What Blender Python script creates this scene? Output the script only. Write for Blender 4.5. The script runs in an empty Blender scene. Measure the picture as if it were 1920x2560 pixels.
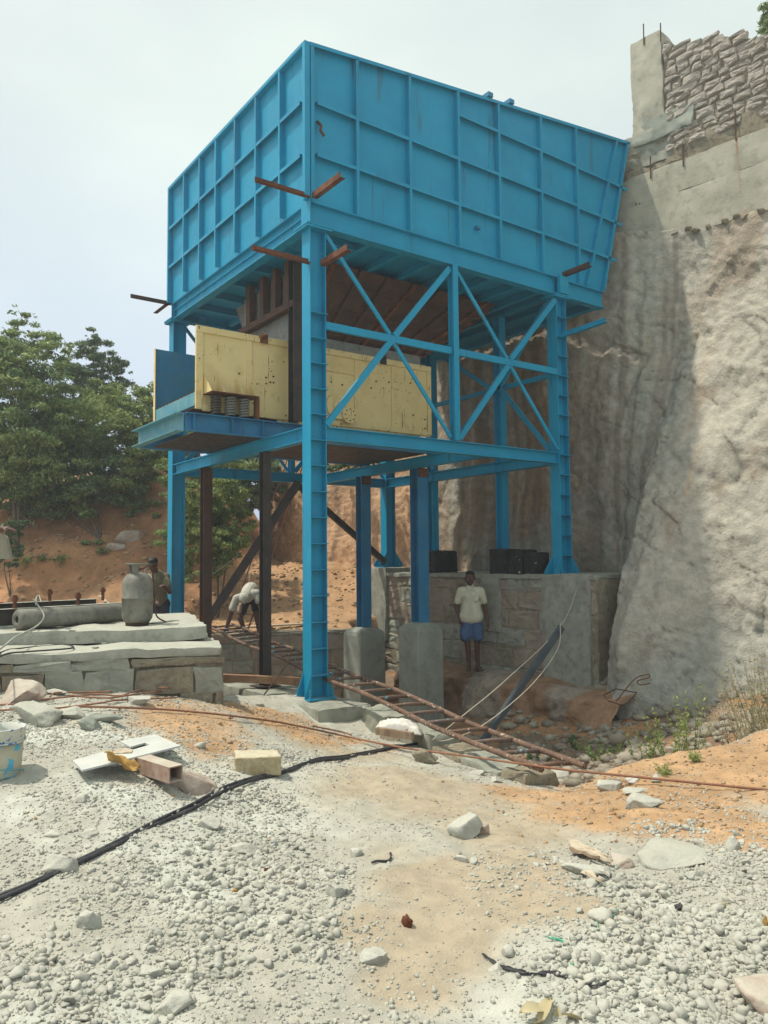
import bpy, bmesh, math, random
import numpy as np
from mathutils import Vector, Matrix, Quaternion
random.seed(7); rng = np.random.default_rng(11)
S = bpy.context.scene; COL = S.collection
# ---------------------------------------------------------------- camera
CP = np.array([-5.1582, -8.6234, 1.7296]); FPX = 1941.13
YAW, PIT, ROL = 0.9426, 0.0635, -0.0091
Fv = np.array([math.cos(YAW)*math.cos(PIT), math.sin(YAW)*math.cos(PIT), math.sin(PIT)])
R0 = np.array([math.sin(YAW), -math.cos(YAW), 0.]); U0 = np.cross(R0, Fv)
Rv = R0*math.cos(ROL)+U0*math.sin(ROL); Uv = U0*math.cos(ROL)-R0*math.sin(ROL)
cam = bpy.data.cameras.new('camera'); camo = bpy.data.objects.new('camera', cam); COL.objects.link(camo)
cam.sensor_fit = 'HORIZONTAL'; cam.sensor_width = 36; cam.lens = FPX/1920*36; cam.clip_end = 2000; cam.clip_start = .05
m = Matrix(((Rv[0], Uv[0], -Fv[0], CP[0]), (Rv[1], Uv[1], -Fv[1], CP[1]), (Rv[2], Uv[2], -Fv[2], CP[2]), (0, 0, 0, 1)))
camo.matrix_world = m; S.camera = camo
# ---------------------------------------------------------------- sky, sun, exposure
SUN = Vector((-.82, .68, 2.12)).normalized()          # towards the sun
w = bpy.data.worlds.new('World'); S.world = w; w.use_nodes = True
nt = w.node_tree; nt.nodes.clear(); N = nt.nodes.new; L = nt.links.new
sky = N('ShaderNodeTexSky'); sky.sky_type = 'NISHITA'; sky.sun_disc = False
sky.sun_elevation = math.asin(SUN.z); sky.sun_rotation = math.atan2(SUN.x, SUN.y)
sky.air_density = 1.2; sky.dust_density = 4.0; sky.ozone_density = 1.5
tc = N('ShaderNodeTexCoord'); mp = N('ShaderNodeMapping'); mp.inputs['Scale'].default_value = (1, 1, 2.2)
no = N('ShaderNodeTexNoise'); no.inputs['Scale'].default_value = 1.5; no.inputs['Detail'].default_value = 5; no.inputs['Roughness'].default_value = .45
L(tc.outputs['Generated'], mp.inputs[0]); L(mp.outputs[0], no.inputs[0])
cr = N('ShaderNodeMapRange'); cr.inputs[1].default_value = .30; cr.inputs[2].default_value = .72; cr.inputs[3].default_value = .52; cr.inputs[4].default_value = .97
L(no.outputs[0], cr.inputs[0])
mx = N('ShaderNodeMix'); mx.data_type = 'RGBA'; L(cr.outputs[0], mx.inputs[0]); L(sky.outputs[0], mx.inputs[6])
sx = N('ShaderNodeSeparateXYZ'); L(tc.outputs['Generated'], sx.inputs[0]); el = N('ShaderNodeMapRange'); L(sx.outputs[2], el.inputs[0]); el.inputs[1].default_value = .02; el.inputs[2].default_value = .50
vc = N('ShaderNodeMix'); vc.data_type = 'RGBA'; L(el.outputs[0], vc.inputs[0]); vc.inputs[6].default_value = (5.4, 6.6, 9.3, 1); vc.inputs[7].default_value = (8.3, 9.2, 8.4, 1); L(vc.outputs[2], mx.inputs[7])   # thin bright cloud veil, bluer low down
bg = N('ShaderNodeBackground'); bg.inputs[1].default_value = .096
wo = N('ShaderNodeOutputWorld'); L(mx.outputs[2], bg.inputs[0]); L(bg.outputs[0], wo.inputs[0])
sl = bpy.data.lights.new('sun', 'SUN'); sl.energy = 3.3; sl.angle = math.radians(1.6); sl.color = (1, .93, .80)
so = bpy.data.objects.new('sun', sl); COL.objects.link(so); so.rotation_euler = (-SUN).to_track_quat('-Z', 'Y').to_euler(); so.location = (-10, 10, 20)
S.view_settings.view_transform = 'Standard'; S.view_settings.look = 'None'; S.view_settings.gamma = 1
S.view_settings.exposure = .30; S.view_settings.use_curve_mapping = False
S.render.engine = 'CYCLES'
# ---------------------------------------------------------------- helpers
def ray(u, v): return Fv+Rv*(u-960)/FPX+Uv*(1280-v)/FPX
def at(u, v, d): return CP+ray(u, v)*d
def atd(u, d):                                          # ground position below a picture column at distance d
    p = at(u, 1405, d); return p[0], p[1]
def hashn(ix, iy, iz, seed):
    h = (ix*374761393 + iy*668265263 + iz*2147483647 + seed*974634777) & 0xffffffff
    h = ((h ^ (h >> 13))*1274126177) & 0xffffffff
    return ((h ^ (h >> 16)) & 0xffff)/65535.0
def vnoise(x, y, z=None, seed=0):
    x = np.asarray(x, float); y = np.asarray(y, float); z = np.zeros_like(x) if z is None else np.asarray(z, float)
    fx, fy, fz = np.floor(x), np.floor(y), np.floor(z); ix, iy, iz = fx.astype(np.int64), fy.astype(np.int64), fz.astype(np.int64)
    a, b, c = x-fx, y-fy, z-fz; a = a*a*(3-2*a); b = b*b*(3-2*b); c = c*c*(3-2*c); r = 0
    for i in (0, 1):
        for j in (0, 1):
            for k in (0, 1):
                r = r+hashn(ix+i, iy+j, iz+k, seed)*(a if i else 1-a)*(b if j else 1-b)*(c if k else 1-c)
    return r*2-1
def fbm(x, y, z=None, o=4, seed=0, g=.5):
    r = 0; s = 1.; A = 1.
    z = np.zeros_like(np.asarray(x, float)) if z is None else z
    for i in range(o):
        r = r+A*vnoise(np.asarray(x)*s, np.asarray(y)*s, np.asarray(z)*s, seed+i*17); s *= 2.03; A *= g
    return r
def sstep(a, b, x):
    t = np.clip((x-a)/(b-a), 0, 1); return t*t*(3-2*t)
def tag(o, label=None, cat=None, group=None, kind=None):
    if label: o['label'] = label
    if cat: o['category'] = cat
    if group: o['group'] = group
    if kind: o['kind'] = kind
    return o
def root(name, loc, label, cat, group=None):
    o = bpy.data.objects.new(name, None); COL.objects.link(o); o.location = loc; o.empty_display_size = .2
    return tag(o, label, cat, group)
def wloc(o):
    v = Vector(o.location)
    while o.parent: o = o.parent; v += Vector(o.location)
    return v
def link(name, me, parent=None):
    o = bpy.data.objects.new(name, me); COL.objects.link(o)
    if parent: o.parent = parent
    return o
class MB:
    def __init__(s): s.v = []; s.f = []
    def add(s, vs, fs):
        n = len(s.v); s.v += [tuple(map(float, p)) for p in vs]; s.f += [tuple(i+n for i in f) for f in fs]; return s
    def box(s, c, d, M=None, jit=0):
        vs = []
        for x in (-.5, .5):
            for y in (-.5, .5):
                for z in (-.5, .5):
                    p = Vector((x*d[0], y*d[1], z*d[2]))
                    if jit: p += Vector([random.uniform(-jit, jit) for _ in range(3)])
                    if M is not None: p = M @ p
                    vs.append((p.x+c[0], p.y+c[1], p.z+c[2]))
        return s.add(vs, [(0, 1, 3, 2), (4, 6, 7, 5), (0, 4, 5, 1), (2, 3, 7, 6), (0, 2, 6, 4), (1, 5, 7, 3)])
    def b2(s, a, b):
        return s.box([(a[i]+b[i])/2 for i in range(3)], [abs(b[i]-a[i]) for i in range(3)])
    def frame(s, p0, p1, up=(0, 0, 1)):
        p0, p1 = Vector(p0), Vector(p1); z = (p1-p0); l = z.length; z.normalize(); up = Vector(up)
        if abs(z.dot(up)) > .98: up = Vector((1, 0, 0))
        x = up.cross(z).normalized(); y = z.cross(x)
        return p0, x, y, z, l
    def prof(s, p0, p1, poly, up=(0, 0, 1)):             # extrude a closed profile from p0 to p1 (x = side, y = up)
        o, x, y, z, l = s.frame(p0, p1, up); n = len(poly)
        vs = [o+x*a+y*b for a, b in poly]+[o+x*a+y*b+z*l for a, b in poly]
        fs = [(i, (i+1) % n, n+(i+1) % n, n+i) for i in range(n)]+[tuple(range(n))[::-1], tuple(range(n, 2*n))]
        return s.add(vs, fs)
    def bar(s, p0, p1, w, h, up=(0, 0, 1)):
        return s.prof(p0, p1, [(-w/2, -h/2), (w/2, -h/2), (w/2, h/2), (-w/2, h/2)], up)
    def ibeam(s, p0, p1, w, h, tf=.012, tw=.009, up=(0, 0, 1)):
        a, b, t, u = w/2, h/2, tf, tw/2
        return s.prof(p0, p1, [(-a, -b), (a, -b), (a, -b+t), (u, -b+t), (u, b-t), (a, b-t), (a, b), (-a, b), (-a, b-t), (-u, b-t), (-u, -b+t), (-a, -b+t)], up)
    def angle(s, p0, p1, a, t=.008, up=(0, 0, 1), fx=1, fy=1):
        P = [(0, 0), (a*fx, 0), (a*fx, t*fy), (t*fx, t*fy), (t*fx, a*fy), (0, a*fy)]
        if fx*fy < 0: P = P[::-1]
        return s.prof(p0, p1, P, up)
    def chan(s, p0, p1, w, h, t=.008, up=(0, 0, 1), fx=1):
        a, b = w*fx, h/2; P = [(0, -b), (a, -b), (a, -b+t), (t*fx, -b+t), (t*fx, b-t), (a, b-t), (a, b), (0, b)]
        if fx < 0: P = P[::-1]
        return s.prof(p0, p1, P, up)
    def tube(s, pts, r, n=8, caps=True):
        pts = [Vector(p) for p in pts]; k = len(pts); rr = r if hasattr(r, '__len__') else [r]*k; vs = []; fs = []
        t = (pts[1]-pts[0]).normalized(); x = t.orthogonal().normalized()
        for i, p in enumerate(pts):
            t = (pts[min(i+1, k-1)]-pts[max(i-1, 0)]).normalized(); x = (x-t*x.dot(t)).normalized(); y = t.cross(x)
            vs += [p+(x*math.cos(2*math.pi*j/n)+y*math.sin(2*math.pi*j/n))*rr[i] for j in range(n)]
        for i in range(k-1):
            for j in range(n): fs.append((i*n+j, i*n+(j+1) % n, (i+1)*n+(j+1) % n, (i+1)*n+j))
        if caps: fs += [tuple(range(n))[::-1], tuple(range((k-1)*n, k*n))]
        return s.add(vs, fs)
    def ell(s, c, r, M=None, n=10, k=7):
        vs = []; fs = []
        for i in range(k+1):
            th = math.pi*i/k
            for j in range(n):
                ph = 2*math.pi*j/n; p = Vector((r[0]*math.sin(th)*math.cos(ph), r[1]*math.sin(th)*math.sin(ph), r[2]*math.cos(th)))
                if M is not None: p = M @ p
                vs.append(p+Vector(c))
        for i in range(k):
            for j in range(n): fs.append((i*n+j, (i+1)*n+j, (i+1)*n+(j+1) % n, i*n+(j+1) % n))
        return s.add(vs, fs)
    def build(s, name, mat, parent=None, smooth=False, loc=None, bevel=0, kind=None):
        base = Vector(loc) if loc is not None else (wloc(parent) if parent else Vector((0, 0, 0)))
        me = bpy.data.meshes.new(name); me.from_pydata([tuple(Vector(p)-base) for p in s.v], [], s.f); me.update()
        if mat: me.materials.append(mat)
        if smooth: me.polygons.foreach_set('use_smooth', [True]*len(me.polygons))
        o = link(name, me, parent)
        if parent is None or loc is not None: o.location = base-(wloc(parent) if parent else Vector((0, 0, 0)))
        if bevel:
            b = o.modifiers.new('b', 'BEVEL'); b.width = bevel; b.segments = 2; b.limit_method = 'ANGLE'
        if kind: o['kind'] = kind
        return o
def npmesh(name, V, Fc, mat, parent=None, smooth=False, col=None):
    V = np.asarray(V, np.float32); Fc = np.asarray(Fc, np.int32); k = Fc.shape[1]
    me = bpy.data.meshes.new(name); me.vertices.add(len(V)); me.vertices.foreach_set('co', V.ravel())
    me.loops.add(Fc.size); me.loops.foreach_set('vertex_index', Fc.ravel())
    me.polygons.add(len(Fc)); me.polygons.foreach_set('loop_start', np.arange(0, Fc.size, k, dtype=np.int32))
    if smooth: me.polygons.foreach_set('use_smooth', np.ones(len(Fc), bool))
    me.update(calc_edges=True)
    if col is not None:
        a = me.color_attributes.new('Col', 'FLOAT_COLOR', 'POINT'); c = np.ones((len(V), 4), np.float32); c[:, :3] = col; a.data.foreach_set('color', c.ravel())
    me.materials.append(mat)
    return link(name, me, parent)
def gridf(nu, nv):
    i, j = np.meshgrid(np.arange(nu-1), np.arange(nv-1), indexing='ij'); a = (i*nv+j).ravel()
    return np.stack([a, a+1, a+nv+1, a+nv], 1)
# ---------------------------------------------------------------- materials
def mat(name, cols, scale=4, rough=.8, bump=.3, bscale=40, bdist=.01, metal=0, detail=6, attr=None, stretch=(1, 1, 1), spots=None, drips=None, island=0, gen='Object', spec=.3, dust=None, lohi=(.35, .65), trans=0):
    M = bpy.data.materials.new(name); M.use_nodes = True; nt = M.node_tree; N = nt.nodes.new; L = nt.links.new
    P = nt.nodes['Principled BSDF']; P.inputs['Roughness'].default_value = rough; P.inputs['Metallic'].default_value = metal
    P.inputs['Specular IOR Level'].default_value = spec
    if gen == 'Object':
        g = N('ShaderNodeNewGeometry'); co = g.outputs['Position']
    else:
        co = N('ShaderNodeTexCoord').outputs[gen]
    mp = N('ShaderNodeMapping'); mp.inputs['Scale'].default_value = stretch; L(co, mp.inputs[0])
    def noise(sc, det=detail, src=None, r=.6):
        n = N('ShaderNodeTexNoise'); n.inputs['Scale'].default_value = sc; n.inputs['Detail'].default_value = det; n.inputs['Roughness'].default_value = r
        L(src or mp.outputs[0], n.inputs['Vector']); return n.outputs[0]
    def mixc(f, a, b, bt='MIX'):
        m = N('ShaderNodeMix'); m.data_type = 'RGBA'; m.blend_type = bt
        for s, k in ((f, 0), (a, 6), (b, 7)):
            if isinstance(s, (int, float)): m.inputs[k].default_value = s
            elif isinstance(s, tuple): m.inputs[k].default_value = (*s, 1)
            else: L(s, m.inputs[k])
        return m.outputs[2]
    def rng_(s, a, b, c=0, d=1):
        m = N('ShaderNodeMapRange'); L(s, m.inputs[0])
        for i, q in enumerate((a, b, c, d)): m.inputs[i+1].default_value = q
        return m.outputs[0]
    if attr:
        A = N('ShaderNodeAttribute'); A.attribute_name = 'Col'; c = A.outputs['Color']
        c = mixc(1.0, c, mixc(rng_(noise(scale), *lohi), (cols[0]), (cols[1])), 'MULTIPLY')
    else:
        c = mixc(rng_(noise(scale), *lohi), cols[0], cols[1])
        if len(cols) > 2: c = mixc(rng_(noise(scale*2.7), .5, .72), c, cols[2])
    if island:
        g2 = N('ShaderNodeNewGeometry'); c = mixc(1.0, c, mixc(g2.outputs['Random Per Island'], (1-island,)*3, (1+island*.6,)*3), 'MULTIPLY')
    if spots:                                             # (colour, scale, threshold)
        c = mixc(rng_(noise(spots[1], 3), spots[2], spots[2]+.03), c, spots[0])
    if drips:                                             # vertical runs
        m2 = N('ShaderNodeMapping'); m2.inputs['Scale'].default_value = (1, 1, .07); L(co, m2.inputs[0])
        c = mixc(rng_(noise(drips[1], 2, m2.outputs[0]), drips[2], drips[2]+.05), c, drips[0])
    if dust:                                              # dust lying on upward faces
        g3 = N('ShaderNodeNewGeometry'); sx = N('ShaderNodeSeparateXYZ'); L(g3.outputs['Normal'], sx.inputs[0])
        mm = N('ShaderNodeMath'); mm.operation = 'MULTIPLY'; L(rng_(sx.outputs[2], .3, .9), mm.inputs[0]); L(rng_(noise(6), .3, .7, .3, 1), mm.inputs[1])
        c = mixc(mm.outputs[0], c, dust)
    L(c, P.inputs['Base Color'])
    L(rng_(noise(scale*3), .3, .7, max(rough-.12, .05), min(rough+.12, 1)), P.inputs['Roughness'])
    if bump:
        b = N('ShaderNodeBump'); b.inputs['Strength'].default_value = bump; b.inputs['Distance'].default_value = bdist
        L(noise(bscale, 8, r=.65), b.inputs['Height']); L(b.outputs[0], P.inputs['Normal'])
    if trans:
        T = N('ShaderNodeBsdfTranslucent'); L(c, T.inputs[0]); X = N('ShaderNodeMixShader'); X.inputs[0].default_value = trans
        L(P.outputs[0], X.inputs[1]); L(T.outputs[0], X.inputs[2]); L(X.outputs[0], nt.nodes['Material Output'].inputs[0])
    return M
BLUE = mat('blue_paint', [(.002, .235, .41), (.004, .29, .48), (.006, .26, .44)], 1.3, .5, .15, 18, .008, spec=.35, drips=((.02, .18, .29), 9, .64), dust=(.12, .26, .34))
BLUEB = mat('worn_blue_paint', [(.02, .15, .31), (.035, .21, .37), (.05, .17, .24)], 2.5, .55, .2, 40, .004, drips=((.10, .09, .07), 30, .68))
BLUEL = mat('pale_worn_blue_paint', [(.06, .27, .36), (.16, .33, .36), (.10, .24, .30)], 5, .6, .2, 40, .004, spots=((.16, .07, .03), 28, .66))
YEL = mat('chipped_yellow_paint', [(.70, .545, .245), (.76, .61, .30), (.62, .48, .21)], 1.5, .55, .12, 30, .004, spots=((.16, .09, .045), 14, .66), drips=((.15, .08, .04), 34, .675))
RUST = mat('rusty_steel', [(.10, .036, .02), (.19, .075, .035), (.06, .03, .025)], 7, .85, .4, 90, .004)
RUSTB = mat('brown_mill_steel', [(.065, .038, .03), (.11, .055, .035), (.05, .04, .038)], 4, .8, .3, 60, .004)
STEEL = mat('dark_mill_steel', [(.035, .034, .036), (.065, .055, .048), (.085, .05, .03)], 5, .6, .2, 60, .003, metal=.2)
GSTEEL = mat('dull_grey_steel', [(.16, .175, .17), (.22, .225, .20), (.12, .11, .095)], 5, .6, .2, 60, .003)
CONC = mat('concrete', [(.25, .26, .215), (.35, .355, .29), (.19, .195, .165)], 3, .92, .5, 45, .01)
CONCG = mat('fresh_grey_concrete', [(.24, .26, .22), (.32, .34, .285), (.19, .205, .18)], 2.2, .9, .4, 50, .008)
DUSTC = mat('dusty_concrete', [(.33, .335, .28), (.43, .43, .36), (.25, .26, .225)], 4, .95, .8, 40, .016, dust=(.47, .465, .39))
MORT = mat('mortar', [(.22, .19, .14), (.31, .28, .20), (.15, .12, .09)], 5, .95, .9, 35, .02)
STONE = mat('masonry_stone', [(.28, .22, .165), (.37, .31, .24), (.25, .25, .21)], 5, .95, .8, 30, .02, island=.2)
STONEP = mat('mauve_wall_stone', [(.35, .31, .27), (.44, .40, .345), (.41, .38, .31)], 6, .95, .9, 28, .025, island=.2)
BLACKST = mat('tarred_block', [(.012, .012, .014), (.03, .03, .03), (.05, .05, .05)], 6, .8, .5, 40, .01, spots=((.3, .3, .26), 11, .69))
ROCKM = mat('grey_rock', [(.37, .37, .32), (.47, .465, .40), (.30, .30, .27)], 9, .95, .7, 45, .012, dust=(.50, .49, .42))
ROCKP = mat('pinkish_rock', [(.38, .29, .23), (.48, .42, .35), (.30, .22, .17)], 6, .95, .6, 40, .012, dust=(.50, .46, .38))
ROCKO = mat('sandstone_block', [(.46, .37, .21), (.55, .47, .31), (.34, .26, .14)], 14, .95, .9, 60, .015, dust=(.62, .57, .44))
GRAV = mat('crushed_stone', [(.33, .335, .29), (.42, .415, .355), (.31, .29, .245)], 6, .95, .4, 90, .005, island=.26, dust=(.47, .46, .395))
CLIFFM = mat('cliff_rock', [(.78, .78, .78), (1.12, 1.12, 1.12)], 7, .95, .9, 22, .035, attr=True)
GRNDM = mat('loose_ground', [(.86, .86, .86), (1.1, 1.1, 1.1)], 9, .97, .8, 70, .012, attr=True)
WOOD = mat('grey_wood', [(.20, .14, .09), (.33, .25, .17), (.14, .10, .07)], 9, .85, .4, 60, .004, stretch=(1, 1, .3))
WOODP = mat('splintered_wood', [(.46, .38, .27), (.56, .49, .38), (.30, .22, .15)], 14, .9, .5, 60, .004)
RUBB = mat('black_hose', [(.02, .02, .025), (.05, .05, .055), (.09, .09, .085)], 8, .5, .1, 60, .002)
GREYC = mat('grey_cable', [(.30, .31, .27), (.40, .40, .35)], 8, .6, .1, 60, .002)
ROPE = mat('fibre_rope', [(.40, .36, .28), (.52, .47, .38)], 20, .9, .4, 200, .003)
SKIN = mat('dark_skin', [(.085, .042, .03), (.115, .058, .042)], 8, .55, .05, 60, .002)
HAIR = mat('black_hair', [(.008, .007, .008), (.016, .014, .014)], 30, .6, .4, 120, .004)
SHIRT = mat('cream_shirt', [(.52, .50, .36), (.60, .58, .44)], 4, .9, .5, 14, .02)
SHIRTG = mat('grey_white_shirt', [(.42, .42, .35), (.55, .54, .46), (.33, .33, .27)], 6, .9, .5, 16, .02)
SHIRTO = mat('olive_shirt', [(.13, .12, .07), (.19, .17, .10)], 6, .9, .5, 16, .02)
SHORT = mat('blue_shorts', [(.05, .10, .20), (.075, .14, .26)], 6, .85, .5, 18, .02)
DARKC = mat('dark_navy_cloth', [(.02, .022, .035), (.035, .035, .05)], 6, .85, .4, 18, .02)
KHAK = mat('pinkish_undercloth', [(.38, .27, .21), (.44, .33, .26)], 6, .85, .4, 18, .02)
LEAFA = mat('leaf_mid_green', [(.18, .26, .09), (.26, .35, .13)], .8, .6, 0, island=.45, trans=.25)
LEAFB = mat('leaf_dark_green', [(.11, .18, .085), (.17, .25, .11)], .8, .6, 0, island=.45, trans=.2)
LEAFC = mat('leaf_yellow_green', [(.26, .32, .10), (.34, .40, .14)], .8, .6, 0, island=.4, trans=.3)
LEAFD = mat('dry_leaf', [(.42, .36, .20), (.55, .48, .30)], 8, .8, .2, 50, .003, trans=.15)
DRYST = mat('dry_weed', [(.30, .26, .14), (.42, .37, .22)], 3, .85, 0, island=.4, trans=.2)
BARK = mat('bark', [(.10, .075, .055), (.17, .14, .105)], 12, .9, .6, 60, .01)
WHITEP = mat('white_plastic', [(.60, .60, .54), (.72, .72, .66)], 10, .5, .6, 22, .01)
YCL = mat('ochre_cloth', [(.33, .19, .05), (.42, .26, .08)], 10, .8, .4, 30, .01)
GREENS = mat('green_string', [(.08, .38, .24), (.12, .48, .32)], 9, .6, 0)
BRICKR = mat('red_brick', [(.30, .10, .07), (.38, .15, .11)], 9, .9, .5, 40, .01)
RED = mat('red_plastic', [(.45, .03, .04), (.5, .05, .05)], 9, .5, 0)
PAPER = mat('pale_paper', [(.62, .55, .46), (.68, .62, .54)], 9, .8, .2, 30, .004)
# ---------------------------------------------------------------- ground heights
def rbf(P):
    P = np.array(P, float); X = P[:, :2]; n = len(P)
    D = np.hypot(X[:, None, 0]-X[None, :, 0], X[:, None, 1]-X[None, :, 1])
    A = np.zeros((n+1, n+1)); A[:n, :n] = -D; A[:n, :n] -= np.eye(n)*.02; A[:n, n] = 1; A[n, :n] = 1
    s = np.linalg.solve(A, np.append(P[:, 2], 0))
    def f(x, y):
        r = np.full(np.shape(x), s[n])
        for i in range(n): r = r-s[i]*np.sqrt((x-X[i, 0])**2+(y-X[i, 1])**2+.01)
        return r
    return f
cp = []
for u, d, z in [(-3000, -2, .1), (960, -6, .1), (4000, -2, .1), (960, 0, .10), (0, 2.7, .10), (960, 2.7, .06), (1920, 2.7, .12),
                (-1500, 4, .2), (0, 4, .18), (480, 4, .16), (960, 4, .10), (1500, 4, .10), (1920, 4, .13), (3500, 4, .3),
                (0, 5.0, .36), (330, 5.0, .34), (620, 5, .17), (960, 5, .08), (1500, 5.2, .06), (1920, 5.2, .14),
                (0, 6.1, .50), (250, 6.1, .47), (480, 6.1, .34), (700, 6.2, .18), (1000, 6.3, .05), (1300, 6, -.02), (1600, 6, .06), (1920, 6, .2), (3000, 6.5, .5),
                (-600, 7, .6), (0, 7.2, .56), (300, 7.2, .53), (560, 7.3, .42), (750, 7.2, .06), (1000, 7.2, -.06), (1150, 7, -.1),
                (1400, 6.55, -.17), (1600, 6.8, .05), (1920, 6.95, .25), (2300, 7.2, .4),
                (420, 8.4, .42), (600, 8.6, .16), (700, 9.0, .06), (520, 9.2, .16), (800, 8.6, -.15), (900, 9.0, -.25)]:
    x, y = atd(u, d); cp.append((x, y, z))
cp += [(-2.2, 3, .2), (-3, 6, .4), (1.2, 5.8, .42), (3.4, 4.9, .45), (4.5, 6, .5), (-1, 8, .45), (2.5, 9, .5), (5.5, 9, .8), (-5, 2, .7), (-8, 0, .7), (-8, 6, .8), (-12, -4, .6), (5.8, 14, 1.0), (3, 13, .9), (12, -6, .6), (8, -9, .4), (20, -10, 1), (0, -30, 0), (-30, 0, .5), (-30, 30, 2), (0, 60, 5), (60, 0, 2), (60, 60, 5), (60, -60, 0), (-60, -60, 0), (-60, 60, 3)]
outer = rbf(cp)
inner = rbf([(-1.8, .5, -.55), (-1.2, 1.5, -.6), (-1, 3.6, -.6), (.8, -3.4, -.55), (1.5, -2.3, -.75), (.6, -1.5, -.75), (2, -.5, -1.0), (1, 1.5, -1.1), (2.4, 2.0, -1.15), (1, 3.4, -1), (1.5, 4.3, -1), (-1, 5, -.7), (3.3, 3.9, -1), (3.3, -1.2, -.75), (3.3, -2.6, -.45), (3.2, 1.5, -1.0),
             (2.3, -4.2, -.25), (3.5, -4.2, -.1), (5, -4.3, .05), (7, -4.6, .5), (4.3, -2.9, -.2), (4.6, -1.8, -.12), (5.5, -2.4, .35), (5.3, -1.2, .42), (4.75, -1.5, .22), (5.9, -1.6, .75), (6.3, -1.4, .8), (5.2, -3.2, .22), (6.3, .2, .4), (5.6, .3, .3), (4.8, -.8, .1), (4.6, 1, -.2), (6, 2.5, .5), (7.5, -3, .6), (1.2, -4.3, -.2)])
POLY = [(-1.85, .1), (-.5, .35), (.42, .3), (.42, -.7), (.12, -2.5), (-.25, -4.15), (1.0, -4.55), (2.6, -4.75), (7.5, -4.6), (7.5, 4.6), (3.6, 4.6), (3.28, 3.8), (1.6, 4.70), (-1.85, 6.3)]
def sdpoly(x, y, P):
    d = np.full(np.shape(x), 1e9); ins = np.zeros(np.shape(x), bool); n = len(P)
    for i in range(n):
        ax, ay = P[i]; bx, by = P[(i+1) % n]; ex, ey = bx-ax, by-ay
        t = np.clip(((x-ax)*ex+(y-ay)*ey)/(ex*ex+ey*ey), 0, 1); d = np.minimum(d, (x-ax-ex*t)**2+(y-ay-ey*t)**2)
        c = ((ay > y) != (by > y)) & (x < (bx-ax)*(y-ay)/((by-ay) if by != ay else 1e-9)+ax); ins ^= c
    return np.where(ins, 1, -1)*np.sqrt(d)
def rnd_bump(x, y, cx, cy, rx, ry, h, ang=0):
    c, s = math.cos(ang), math.sin(ang); X = (x-cx)*c+(y-cy)*s; Y = -(x-cx)*s+(y-cy)*c
    return h*np.exp(-(X/rx)**2-(Y/ry)**2)
def ground(x, y, detail=True):
    x = np.asarray(x, float); y = np.asarray(y, float)
    a = (x-CP[0])*.588+(y-CP[1])*.809; r = (x-CP[0])*.809-(y-CP[1])*.588
    o = outer(x, y)
    sd = sdpoly(x, y, POLY)
    soft = sstep(-.2, 1.2, x-(y+5)*.3)*sstep(-3.6, -4.4, y)      # earthen edge on the near right, sharp walls elsewhere
    wdt = .05+.35*soft
    k = sstep(-wdt, wdt, sd)
    z = o*(1-k)+inner(x, y)*k
    # brown spoil mound behind on the left, and slope below the bushes
    mk = sstep(15.0, 20.5, a+.25*fbm(x*.5, y*.5, o=2, seed=3)*2)
    crest = 3.35+.75*np.exp(-((r+6.2)/1.5)**2)-1.9*sstep(-5.3, -3.3, r)+.9*sstep(22, 40, a)
    z = z+np.where(x < 7, 1, 0)*mk*(crest-.6)
    if detail:
        near = 1-sstep(12, 22, a)
        z = z+near*(.035*fbm(x*1.3, y*1.3, o=3, seed=5)+.012*fbm(x*7, y*7, o=3, seed=9)) + (1-near)*.16*fbm(x*.9, y*.9, o=4, seed=21)
        z = z+.02*k*fbm(x*3, y*3, o=3, seed=31)*2+.07*mk*np.abs(fbm(x*2.2, y*2.2, o=3, seed=33))
    return z
def hit(u, v, t0=1.5, t1=16):
    r = ray(u, v); t = np.arange(t0, t1, .02); P = CP[None]+r[None]*t[:, None]
    g = ground(P[:, 0], P[:, 1]); i = np.argmax(P[:, 2] < g)
    if not (P[:, 2] < g).any(): i = len(t)-1
    return Vector(P[i])
def gz(x, y): return float(ground(np.array([x]), np.array([y]))[0])
# colour zones of the ground
def zone(x, y, L_):
    r = np.zeros(np.shape(x))
    for (cx, cy, rad, wt) in L_: r = np.maximum(r, wt*np.exp(-((x-cx)**2+(y-cy)**2)/(rad*rad)))
    return r
def PZ(L_):
    o = []
    for (u, v, rad, wt) in L_:
        h = hit(u, v); o.append((h.x, h.y, rad, wt))
    return o
ORG = PZ([(600, 1770, .9, 1.2), (480, 1790, .6, .9), (400, 1800, .5, .7), (700, 1800, .6, 1.1), (760, 1830, .5, 1), (860, 1850, .4, .9), (540, 1850, .45, .8), (950, 1870, .35, .6), (1450, 1960, .8, 1.1), (1650, 1950, .9, 1.2), (1850, 1920, 1.0, 1.2), (1750, 2040, .55, 1), (1900, 2080, .4, 1), (1500, 2030, .5, .9), (1600, 2070, .35, .8), (1290, 1985, .4, .7)])
TAN = PZ([(1100, 2000, .8, .9), (1250, 2080, .6, .9), (1150, 2220, .5, .9), (1050, 2350, .35, .8), (1000, 2480, .25, .7), (850, 1880, .7, .6), (1300, 2150, .35, .7), (980, 2130, .35, .6), (950, 2330, .25, .8), (500, 2360, .15, .4)])
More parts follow.
